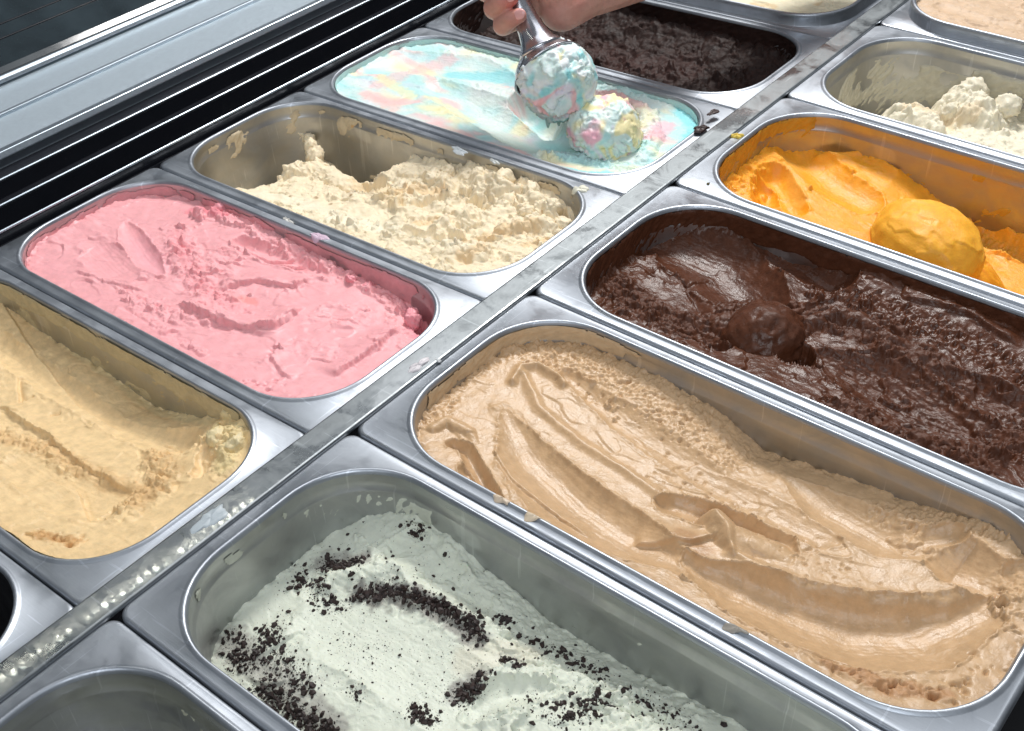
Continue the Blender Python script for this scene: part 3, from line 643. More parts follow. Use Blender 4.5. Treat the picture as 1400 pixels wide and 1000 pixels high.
# ================================================================ nearly empty white
s = Ice(1.0, base4(([-172, -130, -90, -60, -35, 172], [-92, -70, -66, -44, -50, -50]), 0, ([-172, -120, -60, 172], [-80, -52, -34, -34]), ([-172, -120, -60, 172], [-50, -30, -22, -26])), VAN)
s.R[:] = .6
s.add([(-82.9, 51.0), (-62.8, 33.4)], [-22, -20], 24, 22, rough=.9, seed=121, wob=5); s.add([(-117.2, 12.0), (-89.5, 7.6)], [-32, -28], 22, 18, rough=.8, seed=122, wob=5)
s.cut([(-92.5, 28.8), (-74.7, 2.6)], [-42], 9, 14, lip=1.5, rough=.3, seed=123)
s.lumps([(-129.7, 11.3), (-88.8, 35.9), (-25.6, 33.1)], 16, 50, 3, 9)
s.tint([(-115.8, 11.1), (-63.7, 23.5)], 6, (.70, .52, .30), .5, fray=4); s.tint([(-128.9, 18.0), (-103.1, 11.9), (-75.8, 7.7)], 4, (.74, .58, .36), .5, fray=4)
s.finish(amp=(2.0, 1.3, .6), seed=25, base_amp=1.5, shove=1.4)
o = put(s.build('ice_cream', ice_mat('white_ice_cream', .45, .25, .08)), 'R', 4)
tag(o, 'remains of off-white ice cream at the bottom of a nearly empty pan', 'ice cream', 'ice creams in the pans')
wall_smear(o, bpy.data.materials['white_ice_cream'], (.60, .56, .44), [((-168, -10), (-150, 66), 14, 70, .33), ((-150, 66), (-90, 73), 20, 66, .42), ((-90, 73), (-10, 73), 14, 60, .42), ((-10, 73), (60, 73), 20, 60, .4)], 7, 1.6)

# ================================================================ pale brown, top right corner
s = Ice(1.0, lambda X, Y: 4 + 0 * X, (.62, .44, .29))
s.R[:] = .2; s.cut([(-147.3, -27.8), (-103.6, -36.5), (-72.4, -34.1)], [2], 14, 4, lip=.6)
s.pits([(-120.0, -28.8), (-72.4, -34.1)], 14, 40, .6, 1.6)
s.finish(seed=26, base_amp=.8)
o = put(s.build('ice_cream', ice_mat('pale_brown_ice_cream', .5, .2, .1)), 'R', 5)
tag(o, 'pale brown ice cream filling its collared pan in the top right corner', 'ice cream', 'ice creams in the pans')

# ================================================================ butterscotch
s = Ice(.72, base4(([-172, -144, -101, -13, 33, 60, 93, 120, 139, 172], [-10, -20, -30, -33, -40, -34, -22, -10, -5, -5]), 0, ([-172, 0, 100, 172], [-26, -30, -25, -14]), ([-172, 172], [-16, -10])), BUTTER)
s.R[:] = .07
s.cut([(-105.8, 42.0), (-32.0, 41.2), (50.0, 41.5), (91.9, 44.3)], [-32, -35, -36, -30], 17, 8, lip=.7, rough=.04, seed=61, wob=2)
s.fault([(-156.4, 74.1), (-74.9, 52.2), (1.6, 35.6), (56.0, 36.9)], 10, 3, side=-1)
s.cut([(21.3, -18.1), (81.8, -16.4), (98.6, -12.4)], [-28], 22, 6, lip=.6, rough=.04, seed=62)
s.rough([(91.7, 33.3), (124.0, 8.0), (120.7, -16.7)], 11, 1.0); s.lumps([(86.9, 34.2), (113.9, 24.4), (117.9, -3.8), (113.3, -21.9)], 11, 120, 1.2, 4.2)
s.rough([(-19.7, -11.4), (18.0, -3.0), (58.2, -8.6)], 7, .9); s.lumps([(-16.4, -13.5), (21.1, -5.1), (65.0, -7.9)], 6, 50, 1.2, 3)
s.rough([(120.0, 61.9), (135.1, 63.9), (150.1, 42.2)], 10, .9); s.lumps([(119.7, 53.4), (135.1, 63.9), (150.1, 42.2)], 9, 90, 1.6, 5)
s.rough([(100.3, -58.5), (123.4, -49.3)], 5, .9); s.pits([(97.8, -56.8), (127.0, -46.8)], 5, 40, 1, 2.4)
s.cut([(135.2, 31.5), (120.7, 49.5)], [-22, -17], 6, 5, lip=1, rough=.15, seed=64, wob=4)
s.fault([(-43.0, 2.7), (9.2, 2.3), (63.7, -2.2), (112.7, 0.2)], 12, 3.5, side=1, rough=.8)
s.fault([(48.3, -23.4), (79.0, -17.9), (118.2, -35.3)], 12, 3, side=-1, rough=.3)
for q in ([(102.6, 27.1), (101.0, 34.1)], [(-34.0, 16.2), (-32.4, 23.8)], [(-5.4, 17.2), (-1.1, 22.9)], [(-63.6, 29.7), (-33.6, 11.9)]): s.fault(q, 3, -3)
s.tint([(-13.1, -15.6), (21.1, -5.1), (79.4, -1.9), (122.2, 4.4)], 6, (.66, .40, .17), .5, fray=6)
s.tint([(91.9, 30.8), (117.9, 24.6), (119.9, -4.8)], 9, (.64, .40, .18), .5, fray=7)
s.tint([(-140.4, 78.0), (-45.0, 76.1), (56.9, 67.3)], 8, (.66, .40, .17), .5, fray=3)
s.tint([(120.0, 61.9), (135.1, 63.9), (150.1, 42.2)], 8, (.78, .62, .32), .8, fray=4)
s.tint([(100.3, -58.5), (123.4, -49.3)], 4, (.55, .28, .09), .7, fray=4)
s.tint([(-152.1, 76.3), (-72.3, 73.5), (37.2, 67.3), (104.1, 67.8)], 4, (.78, .64, .36), .6, fray=2)
s.finish(seed=27, base_amp=.5, layers=1.8)
o = put(s.build('ice_cream', ice_mat('butterscotch_ice_cream', .46, .28, .12)), 'L', 0)
tag(o, 'butterscotch yellow ice cream with a crumbly torn patch', 'ice cream', 'ice creams in the pans')
wall_smear(o, bpy.data.materials['butterscotch_ice_cream'], (.52, .44, .27), [((-172, 30), (-100, 73), 16, 34, .1), ((-100, 73), (60, 73), 14, 40, .08), ((60, 73), (130, 73), 4, 34, .4), ((130, 73), (172, 10), 1, 14, .5)], 8, .9)

# ================================================================ pink
s = Ice(.72, base4(([-172, -150, -83, -56, 2, 56, 93, 121, 172], [-10, -12, -8, -7, -10, -14, -16, -21, -26]), 0, ([-172, 0, 172], [-8, -9, -12]), ([-172, 0, 172], [-9, -7, -5])), PINK)
s.R[:] = .07
s.cut([(-152.7, 26.0), (-118.7, 11.1), (-82.4, -2.7), (-35.5, -18.9)], [-6, -13, -14, -7], [9, 13, 14, 8], 6, lip=1.0, rough=.02, seed=71, up=1.8)
s.cut([(-150.9, -34.2), (-130.3, -14.9), (-80.1, -24.8), (-41.7, -34.0)], [-6, -12, -12, -6], [8, 14, 13, 8], 4, lip=.4, rough=.05, seed=72, down=.4)
s.fault([(-167.1, -35.8), (-165.8, -9.6), (-154.8, 10.3)], 8, 2.5, side=-1)
s.cut([(-34.2, 49.8), (1.7, 54.7), (36.4, 59.3), (75.5, 50.8)], [-14, -17, -15, -10], [8, 14, 13, 8], 6, lip=1.2, rough=.12, seed=73, up=1.5)
s.rough([(-87.0, 29.3), (-35.7, 2.0), (24.6, -14.3), (-32.5, 27.4)], 14, .95); s.lumps([(-88.3, 41.2), (-38.1, 0.4), (1.1, -8.0), (42.4, -2.6)], 11, 60, 1.8, 6)
s.lumps([(-94.0, 57.7), (-78.7, 67.2), (-56.3, 64.5)], 6, 45, 2, 7, hgt=1.0); s.rough([(-95.2, 58.1), (-58.5, 64.4)], 7, 1.0)
s.rough([(-35.7, -44.9), (12.0, -43.4), (34.0, -29.0)], 8, .9); s.lumps([(-54.2, -43.9), (4.0, -43.5), (19.2, -23.1)], 8, 50, 1.5, 4.5)
s.rough([(-61.7, 70.0), (3.6, 67.8), (61.9, 64.3), (133.2, 61.6)], 6, 1.0); s.lumps([(-51.8, 65.4), (22.0, 65.8), (69.7, 64.2), (129.1, 62.5)], 5, 90, 1.5, 5)
s.fault([(-8.4, -33.6), (10.1, -32.1), (36.7, -31.3), (59.5, -24.4), (73.2, -13.4), (72.4, 4.4), (70.0, 20.7)], 16, 5.5, side=1, rough=.9)
s.fault([(5.7, -5.0), (17.7, 19.3), (45.5, 29.5), (47.2, 49.6)], 12, 4, side=1, rough=.8)
s.fault([(-22.1, 40.0), (2.4, 47.3), (16.1, 64.3)], 9, 3, side=1, rough=.7)
s.cut([(77.6, -0.4), (86.5, 26.1), (115.7, 40.0), (146.0, 44.5)], [-8, -13, -14, -12], [10, 18, 20, 12], 4, lip=.9, rough=.03, seed=74, up=1.4)
s.cut([(85.8, -34.6), (100.6, -15.1), (127.4, -7.0), (138.2, 9.7)], [-6, -11, -11, -8], [10, 17, 17, 10], 4, lip=.7, rough=.03, seed=75, up=1.6)
s.fault([(146.2, -28.7), (145.2, -10.9), (145.4, 12.9), (139.9, 30.8), (143.6, 41.3)], 12, 4, side=1, rough=.7)
s.cut([(132.6, 62.5), (151.2, 54.1)], [-38], 9, 16, lip=.8, rough=.3, seed=76)
s.rough([(130.5, 42.9), (168.0, 27.9)], 8, .8); s.lumps([(113.1, 64.4), (148.0, 50.7)], 6, 30, 2.5, 6)
s.rough([(-32.7, -53.3), (33.9, -60.8), (56.5, -60.4)], 4, .9)
s.fault([(90.0, -21.8), (97.2, -38.2), (115.2, -44.8), (126.9, -46.1)], 8, 2.5, side=1, rough=.5); s.pits([(98.7, -65.0), (124.6, -56.6)], 6, 20, 1, 2)
s.fault([(-110.9, -48.1), (-79.0, -44.8), (-38.9, -35.6)], 7, 2, side=1, rough=.5)
s.tint([(-104.7, 7.5), (-58.5, -10.9)], 9, (.88, .42, .46), .6); s.tint([(-88.5, 30.3), (-16.9, -6.9), (39.1, -13.6)], 6, (.84, .30, .33), .35, fray=6)
s.tint([(25.2, -1.5), (37.7, 1.3)], 3, (.85, .22, .18), .5, fray=3); s.tint([(-105.2, 58.4), (-70.7, 67.0)], 5, (.76, .18, .23), .6, fray=3)
s.tint([(127.1, 64.8), (157.0, 43.3)], 6, (.78, .20, .26), .6, fray=3)
s.finish(seed=28, base_amp=.5, layers=2.4, lscale=48, lang=.3)
o = put(s.build('ice_cream', ice_mat('pink_ice_cream', .44, .30, .08, .18, fleck=((.78, .22, .20), 110, .76))), 'L', 1)
tag(o, 'strawberry pink ice cream, smooth with torn ridges', 'ice cream', 'ice creams in the pans')
wall_smear(o, bpy.data.materials['pink_ice_cream'], (.70, .34, .36), [((-172, -40), (-150, 66), 4, 14, .3), ((20, 73), (150, 66), 5, 22, .3), ((150, 66), (172, 20), 3, 24, .2)], 9, .8)

# ================================================================ crumbly cream
s = Ice(.78, base4(([-172, -165, -150, -130, -95, -70, -45, -30, 20, 60, 104, 140, 172], [-90, -88, -50, -60, -85, -85, -55, -22, -16, -10, -10, -16, -40]), -5,
                   ([-172, -140, -100, -60, 0, 172], [-95, -60, -26, -24, -16, -14]), ([-172, -150, -100, 172], [-70, -40, -8, -6])), CREAM)
s.R[:] = .75
s.cut([(-62.0, 18.3), (-25.8, 12.3)], [-52], 14, 16, lip=1, rough=.3, seed=81)
s.rough([(-87.6, -45.9), (-35.3, -37.9), (26.2, -25.6)], 14, .22)
s.add([(-128.3, 42.9), (-110.7, 33.3), (-89.9, 24.7)], [-38, -34, -30], [5, 7, 12], 8, rough=1.1, seed=82, wob=5)
s.add([(-104.5, 3.9), (-95.4, 16.9), (-59.6, 16.8)], [-18, -22, -26], 15, 12, rough=.5, seed=83, wob=4)
s.lumps([(-108.3, -21.3), (-106.2, 2.0), (-64.0, 13.2), (-26.1, 1.2)], 6, 30, 2, 6)
for q, zz, w in (([(1.5, 21.9), (29.3, 5.1)], -12, 10), ([(15.0, 47.1), (39.9, 38.7)], -10, 9), ([(62.8, 55.6), (86.7, 54.1)], -4, 10), ([(110.7, 51.8), (137.7, 49.3)], -7, 10), ([(82.4, 14.7), (77.3, -13.8)], -9, 12), ([(48.5, -32.0), (81.9, -35.4)], -8, 13), ([(120.1, 13.2), (140.4, 32.2)], -8, 11), ([(127.6, -29.9), (104.7, -44.5)], -6, 12)):
    s.add(q, [zz], w, 9, rough=.8, seed=int(85 + w - zz), wob=6)
s.cut([(37.2, 8.5), (62.2, 37.4), (85.6, 32.2)], [-24, -26, -24], 8, 9, lip=1.5, rough=.5, seed=88, wob=5)
s.cut([(100.1, 46.5), (117.7, 38.2)], [-24], 5, 14, lip=1.5, rough=.4, seed=89, wob=3); s.cut([(135.1, 61.9), (147.0, 52.7)], [-26], 5, 14, lip=1.5, rough=.4, seed=189, wob=3)
s.cut([(67.8, -36.9), (105.7, -12.9), (132.3, -2.0)], [-17, -18, -15], 9, 7, lip=1.6, rough=.45, seed=90, wob=5)
s.lumps([(7.7, -5.6), (32.3, 36.9), (97.4, 50.1), (148.9, 43.8)], 16, 50, 3, 10, hgt=.8); s.lumps([(-11.4, -44.0), (72.5, -41.4), (127.6, -29.9), (144.2, -7.7)], 14, 40, 3, 8)
s.lumps([(-1.0, 12.2), (25.2, 45.1), (61.3, 57.5), (105.9, 58.0), (149.1, 46.3)], 6, 30, 3, 7, hgt=1.1)
s.tint([(-83.6, -48.6), (-34.9, -45.5), (29.1, -44.2)], 12, (.88, .80, .62), .6, fray=5)
for q, w in (([(105.5, -12.1), (125.6, 6.7), (139.7, 24.2)], 5), ([(123.8, -41.7), (131.1, -25.5)], 5), ([(12.3, 6.7), (38.7, 29.9)], 5), ([(58.0, -17.2), (75.0, 6.2)], 4), ([(149.1, 3.6), (156.6, 20.3)], 4)):
    s.tint(q, w, (.74, .48, .22), .5, fray=6)
s.tint([(-48.8, 23.5), (19.0, -3.4)], 8, (.74, .56, .32), .5, fray=4); s.tint([(-0.7, -54.1), (93.5, -31.7), (118.7, -27.5)], 7, (.86, .78, .60), .6, fray=6)
for q in ([(-46.8, -46.3)], [(-28.0, -27.8)], [(-20.4, -12.2)], [(-45.2, -27.6)], [(-67.0, -35.6)]): s.tint(q, 1.6, (.35, .20, .08), .8, wob=1)
s.finish(amp=(2.4, 1.1, .35), scales=(19, 8, 3.0), seed=29, base_amp=1.4, shove=1.6)
o = put(s.build('ice_cream', ice_mat('cream_ice_cream', .5, .25, .06, bump=.2, fleck=((.55, .36, .18), 120, .74))), 'L', 2)
tag(o, 'crumbly cream coloured ice cream heaped to the right of its pan', 'ice cream', 'ice creams in the pans')
wall_smear(o, bpy.data.materials['cream_ice_cream'], (.66, .55, .38), [((-60, 73), (30, 73), 6, 30, -.12), ((30, 73), (150, 66), 4, 20, -.2), ((-110, 73), (-70, 73), 20, 60, -.2), ((160, 50), (172, 0), 4, 26, -.05)], 10, 1.4)

# ================================================================ pastel rainbow
s = Ice(.78, base4(([-172, -143, -51, 33, 95, 148, 172], [-6, -5, -4, -4, -4, -8, -6]), 0, ([-172, -60, 20, 80, 172], [-6, -8, -12, -12, -6]), ([-172, 172], [-5, -5])), (.52, .80, .78))
s.R[:] = .10
X, Y = s.X, s.Y
u = X * .8 + 34 * fbm(X, Y, 80, 2, 91); v = Y * 1.7 + 30 * fbm(X, Y, 70, 2, 92)
def band(col, sc, sd, lo, a):
    m = (a * sst(lo, lo + .50, fbm(u, v, sc, 3, sd)))[..., None]; s.C[:] = s.C * (1 - m) + np.array(col) * m
band((.76, .84, .80), 50, 101, -.25, .9); band((.30, .74, .76), 56, 104, .16, .7); band((.92, .84, .52), 50, 102, .0, .85); band((.94, .56, .55), 44, 103, .04, .9); band((.78, .74, .84), 36, 105, .16, .6)
s.tint([(-129.3, -26.9), (-126.0, 29.7), (-113.1, 46.5)], 9, (.90, .52, .52), .55, fray=5); s.tint([(-140.4, -15.4), (-89.7, -30.0)], 6, (.92, .84, .46), .6, fray=4)
s.tint([(-125.0, -50.7), (-81.0, -58.6)], 6, (.92, .56, .52), .6, fray=4); s.tint([(-72.2, -19.8), (-24.3, -25.1), (-46.9, -38.4)], 7, (.92, .84, .48), .6, fray=5)
s.tint([(-90.7, 31.4), (-49.6, 46.0), (-22.2, 44.1)], 9, (.28, .72, .76), .8, fray=5)
s.tint([(19.9, -76.7), (67.2, -77.1), (118.6, -66.7), (161.4, -47.3)], 4, (.28, .74, .80), .9, fray=2); s.tint([(134.0, 68.5), (162.4, 46.5), (173.5, 1.8), (172.7, -33.6)], 6, (.26, .74, .78), .9, fray=3)
s.tint([(138.2, 39.7), (144.8, 13.5)], 8, (.92, .48, .56), .7, fray=5); s.tint([(65.3, -36.2), (17.8, -26.4)], 14, (.62, .76, .70), .8, fray=4)
s.C *= .93
s.cut([(-78.1, -4.2), (6.6, -12.8), (57.6, -21.4)], [-12, -22, -30], 22, 8, lip=.5, rough=.03, seed=93, wob=2)
s.cut([(-165.3, -20.0), (-139.1, 22.9), (-79.3, 38.8), (-23.8, 35.3)], [-8, -12, -12, -10], [12, 20, 20, 14], 4, lip=.4, rough=.03, seed=94)
s.cut([(3.1, 21.5), (44.2, 5.7)], [-34, -36], 14, 14, lip=.8, rough=.1, seed=194)
s.add([(58.7, 24.0), (64.0, 59.9), (107.4, 52.7), (144.8, 13.5), (157.9, -21.9)], [-4, -2, -2, -3, -4], 12, 8, rough=.8, seed=195, wob=4)
s.rough([(-29.8, -19.1), (-5.1, 12.1)], 10, .35)
s.rough([(75.4, -49.2), (113.6, -40.4), (154.1, -36.7)], 9, 1.0); s.lumps([(76.7, -55.6), (109.3, -44.4), (149.1, -39.7)], 6, 60, 1.8, 5.5, hgt=.9)
s.rough([(53.1, 75.2), (91.8, 64.4), (133.0, 25.8), (159.3, -23.8)], 10, .7); s.lumps([(43.0, 56.0), (80.6, 69.6), (127.8, 33.5), (157.0, -15.3)], 8, 70, 1.8, 5)
s.finish(seed=30, base_amp=.4, layers=.7, cracks=.3)
RAINBOW = ice_mat('rainbow_ice_cream', .42, .30, .03)
o = put(s.build('ice_cream', RAINBOW), 'L', 3)
tag(o, 'pastel rainbow ice cream in turquoise, pink and yellow swirls', 'ice cream', 'ice creams in the pans')
wall_smear(o, bpy.data.materials['rainbow_ice_cream'], (.52, .72, .70), [((-172, -45), (-120, 73), 1, 7, .5), ((-60, 73), (140, 73), 1, 6, .3), ((172, 50), (172, -40), 1, 8, .5)], 13, .6)

# ================================================================ very dark chocolate
s = Ice(.95, base4(([-172, -60, 40, 110, 172], [-10, -12, -14, -16, -18]), 10, ([-172, 172], [-38, -34]), ([-172, 172], [-30, -26])), DCHOC)
s.R[:] = .8
s.lumps([(-63.2, 10.9), (29.0, 4.4), (117.1, 18.3), (130.2, 62.4)], 24, 50, 4, 11)
s.tint([(-70.1, 20.0), (10.7, 6.5), (62.2, 17.2)], 20, (.052, .022, .018), .7, fray=8)
s.finish(amp=(2.6, .9, .3), scales=(22, 9, 3), seed=31, base_amp=1.2)
o = put(s.build('ice_cream', ice_mat('dark_chocolate_ice_cream', .40, .05, .3, .4, 600, .25)), 'L', 4)
tag(o, 'nearly black rough chocolate ice cream behind the hand', 'ice cream', 'ice creams in the pans')
wall_smear(o, bpy.data.materials['dark_chocolate_ice_cream'], DCHOC, [((-165, 45), (172, 73), 1, 40, .7), ((172, 60), (172, -40), 1, 30, .6), ((-172, -40), (-165, 45), 2, 30, .6)], 12, 1.0)

# ================================================================ vanilla, top edge
s = Ice(1.0, lambda X, Y: 3 + 0 * X, (.80, .74, .54)); s.R[:] = .35
s.tint([(82.4, -52.7), (103.3, -47.5)], 5, (.62, .42, .20), .6, fray=4); s.tint([(136.0, -21.5)], 5, (.62, .42, .20), .6, fray=4)
s.finish(seed=32, base_amp=.8)
o = put(s.build('ice_cream', ice_mat('vanilla_ice_cream', .5, .25, .05)), 'L', 5)
tag(o, 'pale vanilla ice cream filling its collared pan at the top edge', 'ice cream', 'ice creams in the pans')

wall_smear(PANS[('R', -1)], bpy.data.materials['cookie_ice_cream'], (.50, .50, .38), [((-172, -30), (-150, 66), 16, 60, -.05), ((-150, 66), (-60, 73), 12, 60, .1), ((-60, 73), (0, 73), 10, 40, -.1)], 17, .8)

# ================================================================ cookie crumbs
def sample(S_, x, y):
    i = np.clip(np.searchsorted(S_.xs, x), 0, len(S_.xs) - 1); j = np.clip(np.searchsorted(S_.ys, y), 0, len(S_.ys) - 1); return S_.H[i, j]
m, nt, b, N, L = nodes('dark_cookie')
L(ramp(nt, noise_tex(nt, 900, 3, mapped(nt, (1, 1, 1))), [(.3, (.008, .005, .005)), (.7, (.045, .024, .019))]), b.inputs['Base Color']); b.inputs['Roughness'].default_value = .6
M_COOKIE = m
g = np.random.default_rng(5)
def crumb_verts(r):
    bm = bmesh.new(); bmesh.ops.create_icosphere(bm, subdivisions=1, radius=1)
    V = np.array([v.co[:] for v in bm.verts]); F = np.array([[v.index for v in f.verts] for f in bm.faces]); bm.free()
    V = V * g.uniform(.62, 1.25, (len(V), 1)) * np.array([1, g.uniform(.6, 1), g.uniform(.45, .8)])
    return V * r, F
#      path, spread mm, number, smallest, largest radius mm
spots = [([(-125.3, 63.5), (-115.9, 65.1)], 3.2, 60, .3, 1.5), ([(-152.9, 22.9), (-137.7, 24.5), (-131.5, 32.3)], 4.5, 190, .35, 2.0), ([(-147.9, 9.4), (-128.9, 1.7), (-119.4, 5.8)], 5, 130, .3, 1.6),
         ([(-118.4, 15.7), (-102.8, 27.3), (-85.5, 31.1), (-71.6, 32.6), (-53.4, 34.5), (-46.0, 28.6)], 4.5, 620, .35, 1.9), ([(-161.8, 14.1), (-153.6, 0.9)], 6, 50, .3, 1.8),
         ([(-159.4, -38.2), (-143.5, -49.6), (-131.5, -40.5), (-144.5, -21.1)], 7, 300, .3, 1.7), ([(-121.5, -53.5), (-98.7, -55.0), (-84.1, -54.3), (-71.2, -52.2)], 5, 330, .35, 2.1), ([(-137.4, -29.6), (-116.3, -36.6), (-97.6, -41.7)], 5, 120, .3, 1.7),
         ([(-48.9, 49.6), (-42.9, 51.1)], 4, 60, .3, 1.5), ([(-32.5, 50.1), (-20.9, 50.3), (0.6, 55.2), (15.6, 52.8)], 5, 140, .35, 2.0), ([(-27.2, 25.9), (-17.3, 28.0)], 3, 90, .4, 1.9),
         ([(-35.1, -3.4), (-29.4, 3.6), (-29.3, 11.7)], 5, 150, .4, 2.2), ([(-46.4, -22.3), (-34.0, -20.5)], 5, 90, .35, 1.8), ([(6.2, 12.5), (18.4, 19.2), (25.0, 39.5)], 7, 160, .35, 1.8),
         ([(-79.3, -28.9), (-70.5, -30.2)], 3, 25, .3, 1.2), ([(-101.2, -12.1), (-80.0, -7.5)], 12, 30, .25, .9), ([(31.0, 49.3), (62.1, 52.3)], 9, 110, .3, 1.6),
         ([(-130.4, -20.4), (-69.4, 2.4), (-12.2, 13.1), (32.6, 47.0)], 32, 480, .12, .6), ([(-165.5, 29.1), (-83.0, 51.5), (-11.0, 46.4)], 18, 130, .25, 1.4), ([(-144.6, -42.8), (-91.7, -47.0)], 10, 200, .25, 1.1)]
allc = []
for path, sp, n, r0, r1 in spots:
    a = walk(path); ln = np.hypot(*np.diff(a, axis=0).T); cum = np.concatenate([[0], np.cumsum(ln)])
    for _ in range(int(n * 1.5)):
        t = g.uniform(0, cum[-1]); c = np.array([np.interp(t, cum, a[:, 0]), np.interp(t, cum, a[:, 1])]) + g.normal(0, sp * .62, 2)
        if abs(c[0]) > 168 or abs(c[1]) > 69: continue
        r = (r0 + (r1 * 1.35 - r0) * g.random() ** 3.2) if g.random() < .8 else r0 * .7
        allc.append((r, c[0], c[1]))
        for _k in range(2):
            dd = g.normal(0, 2.0, 2); allc.append((g.uniform(.09, .26), c[0] + dd[0], c[1] + dd[1]))
allc.sort(key=lambda q: -q[0])
protos = []
for i in range(5):
    V, F = crumb_verts(.001); me = bpy.data.meshes.new('cookie_crumb'); me.from_pydata(V.tolist(), [], F.tolist()); me.materials.append(M_COOKIE); protos.append(me)
VV, FF, o_ = [], [], 0
for i, (r, x, y) in enumerate(allc):
    z = float(sample(ORE, np.array(x), np.array(y)))
    if i < 140:
        o = bpy.data.objects.new('cookie_crumb', protos[i % 5]); COL.objects.link(o); o.parent = OREO_OBJ
        o.location = (x / 1000, y / 1000, (z + r * .02) / 1000); o.scale = (r, r, r); o.rotation_euler = g.uniform(0, 6, 3)
    else:
        V, F = crumb_verts(r / 1000); E_ = Euler(g.uniform(0, 6, 3)).to_matrix(); V = V @ np.array(E_).T + np.array([x, y, z + r * .05]) / 1000
        VV.append(V); FF.append(F + o_); o_ += len(V)
o = mesh_obj('cookie_crumbs', np.concatenate(VV).tolist(), np.concatenate(FF).tolist(), M_COOKIE, OREO_OBJ, smooth=False); tag(o, kind='stuff')

# ================================================================ scooped balls
def ball(name, c, r, mat, colf, squash=(1, 1, 1), rot=(0, 0, 0), amp=1.0, seed=0, sub=6, crack=1.0, skirt=0, terr=0):
    bm = bmesh.new(); bmesh.ops.create_icosphere(bm, subdivisions=sub, radius=1)
    V = np.array([v.co[:] for v in bm.verts]); F = np.array([[v.index for v in f.verts] for f in bm.faces]); bm.free()
    x, y, z = V.T; R_ = lambda s_, sd: pn3(x * s_ + 5, y * s_, z * s_, seed + sd)
    d = .07 * R_(1.6, 1) + .03 * R_(4, 2)
    rg = sst(-.15, .5, R_(1.9, 3) + .4 * R_(5, 4))                     # torn against smooth sides
    d += amp * rg * (.035 * (1 - 2 * np.abs(R_(6, 5))) + .02 * (1 - 2 * np.abs(R_(13, 6))) + .010 * R_(28, 7))
    cr = np.abs(R_(2.3, 8) + .35 * R_(6, 9)); d -= crack * .085 * np.exp(-(cr / .05) ** 2) * sst(-.3, .4, R_(1.4, 10))
    if terr:
        n_ = z + .30 + .14 * R_(3, 13) + .05 * R_(9, 14); d -= terr * sst(.03, -.06, n_) * (1 - .5 * sst(-.3, -.9, n_)); d += terr * .5 * np.exp(-((n_ - .05) / .05) ** 2) * (.6 + R_(10, 15))
        f_ = R_(1.5, 16) + .25 * R_(5, 17); d += terr * .8 * sst(-.02, .03, f_) * sst(.5, .0, f_)
    if skirt:
        band = np.exp(-((z + .62) / .16) ** 2); d += skirt * band * (.10 + .14 * R_(6, 11) + .08 * R_(14, 12))
    V2 = V * (1 + d)[:, None] * np.array(squash) * r
    C = colf(x, y, z)
    o = grid_mesh(name, V2, F, np.clip(C, 0, 1), np.clip(rg, 0, 1), mat); o.location = c; o.rotation_euler = rot; return o
def rainbow_cols(bias, seed):
    def f(x, y, z):
        C = np.empty((len(x), 3)); C[:] = (.66, .82, .78)
        w1, w2 = pn3(x * 1.3, y * 1.3, z * 1.3, seed), pn3(x * 1.3, y * 1.3, z * 1.3, seed + 1)
        for i, (col, lo, sc) in enumerate(bias):
            n = pn3(x * sc + 2 * w1 + i * 7, y * sc * 1.4 + 2 * w2, z * sc - i * 3, seed + 10 + i) + .35 * pn3(x * sc * 3, y * sc * 3, z * sc * 3, seed + 20 + i)
            m_ = sst(lo, lo + .42, n)[:, None]; C = C * (1 - m_) + np.array(col) * m_
        return C
    return f
BC = Vector([(-0.1354, 0.5631, 0.0086)][0])           # centre of the ball held in the scoop
up_tilt = (0, 0, 0)
o = ball('ice_cream_scoop', BC, .0312, RAINBOW, rainbow_cols([((.80, .86, .86), -.15, 1.6), ((.34, .74, .76), .10, 1.2), ((.92, .54, .56), .26, 1.5), ((.82, .78, .86), .16, 1.3), ((.90, .84, .56), .42, 2.0)], 3),
         squash=(1.02, 1.0, 1.04), rot=(.2, .3, 1.2), seed=40, skirt=0, crack=1.3, terr=.09, amp=1.4)
tag(o, 'pale turquoise ball of rainbow ice cream held in the metal scoop', 'scoop of ice cream')
B2 = Vector([(-0.0896, 0.568, -0.0237)][0])
o = ball('ice_cream_scoop', B2, .0285, RAINBOW, rainbow_cols([((.74, .84, .78), -.2, 1.8), ((.92, .82, .46), -.22, .9), ((.92, .50, .58), .10, 1.2), ((.50, .78, .76), .28, 1.6), ((.84, .80, .86), .22, 1.5)], 8),
         squash=(1.12, 1.02, .86), rot=(.1, -.1, 2.2), seed=62, skirt=.7, amp=1.8, terr=.08, crack=1.2)
tag(o, 'yellow and pink ball of rainbow ice cream resting in its pan below the scoop', 'scoop of ice cream')
B3 = Vector([(0.1958, 0.5469, -0.0146)][0])
def mango_col(x, y, z):
    C = np.empty((len(x), 3)); C[:] = (.98, .45, .03); return C
o = ball('ice_cream_scoop', B3, .0325, bpy.data.materials['mango_ice_cream'], mango_col, squash=(1.25, 1.02, .78), rot=(0, .1, -.35), seed=77, amp=.05, crack=.0, terr=.035)
tag(o, 'smooth orange ball of mango ice cream resting in its pan', 'scoop of ice cream')

CH = [o for o in COL.objects if o.name.startswith('ice_cream') and o.type == 'MESH' and o.data.materials[0].name == 'chocolate_ice_cream'][0]
def choc_col(x, y, z):
    C = np.empty((len(x), 3)); C[:] = CHOC; return C
q_ = [(-52.4, -10.3)][0]
mo = ball('rolled_mound', (q_[0] / 1000, q_[1] / 1000, -.0260), .0235, CH.data.materials[0], choc_col, squash=(1.05, 1.15, 1.0), rot=(.2, 0, -.3), seed=80, amp=1.5, crack=.9, terr=.06, sub=5)
mo.parent = CH
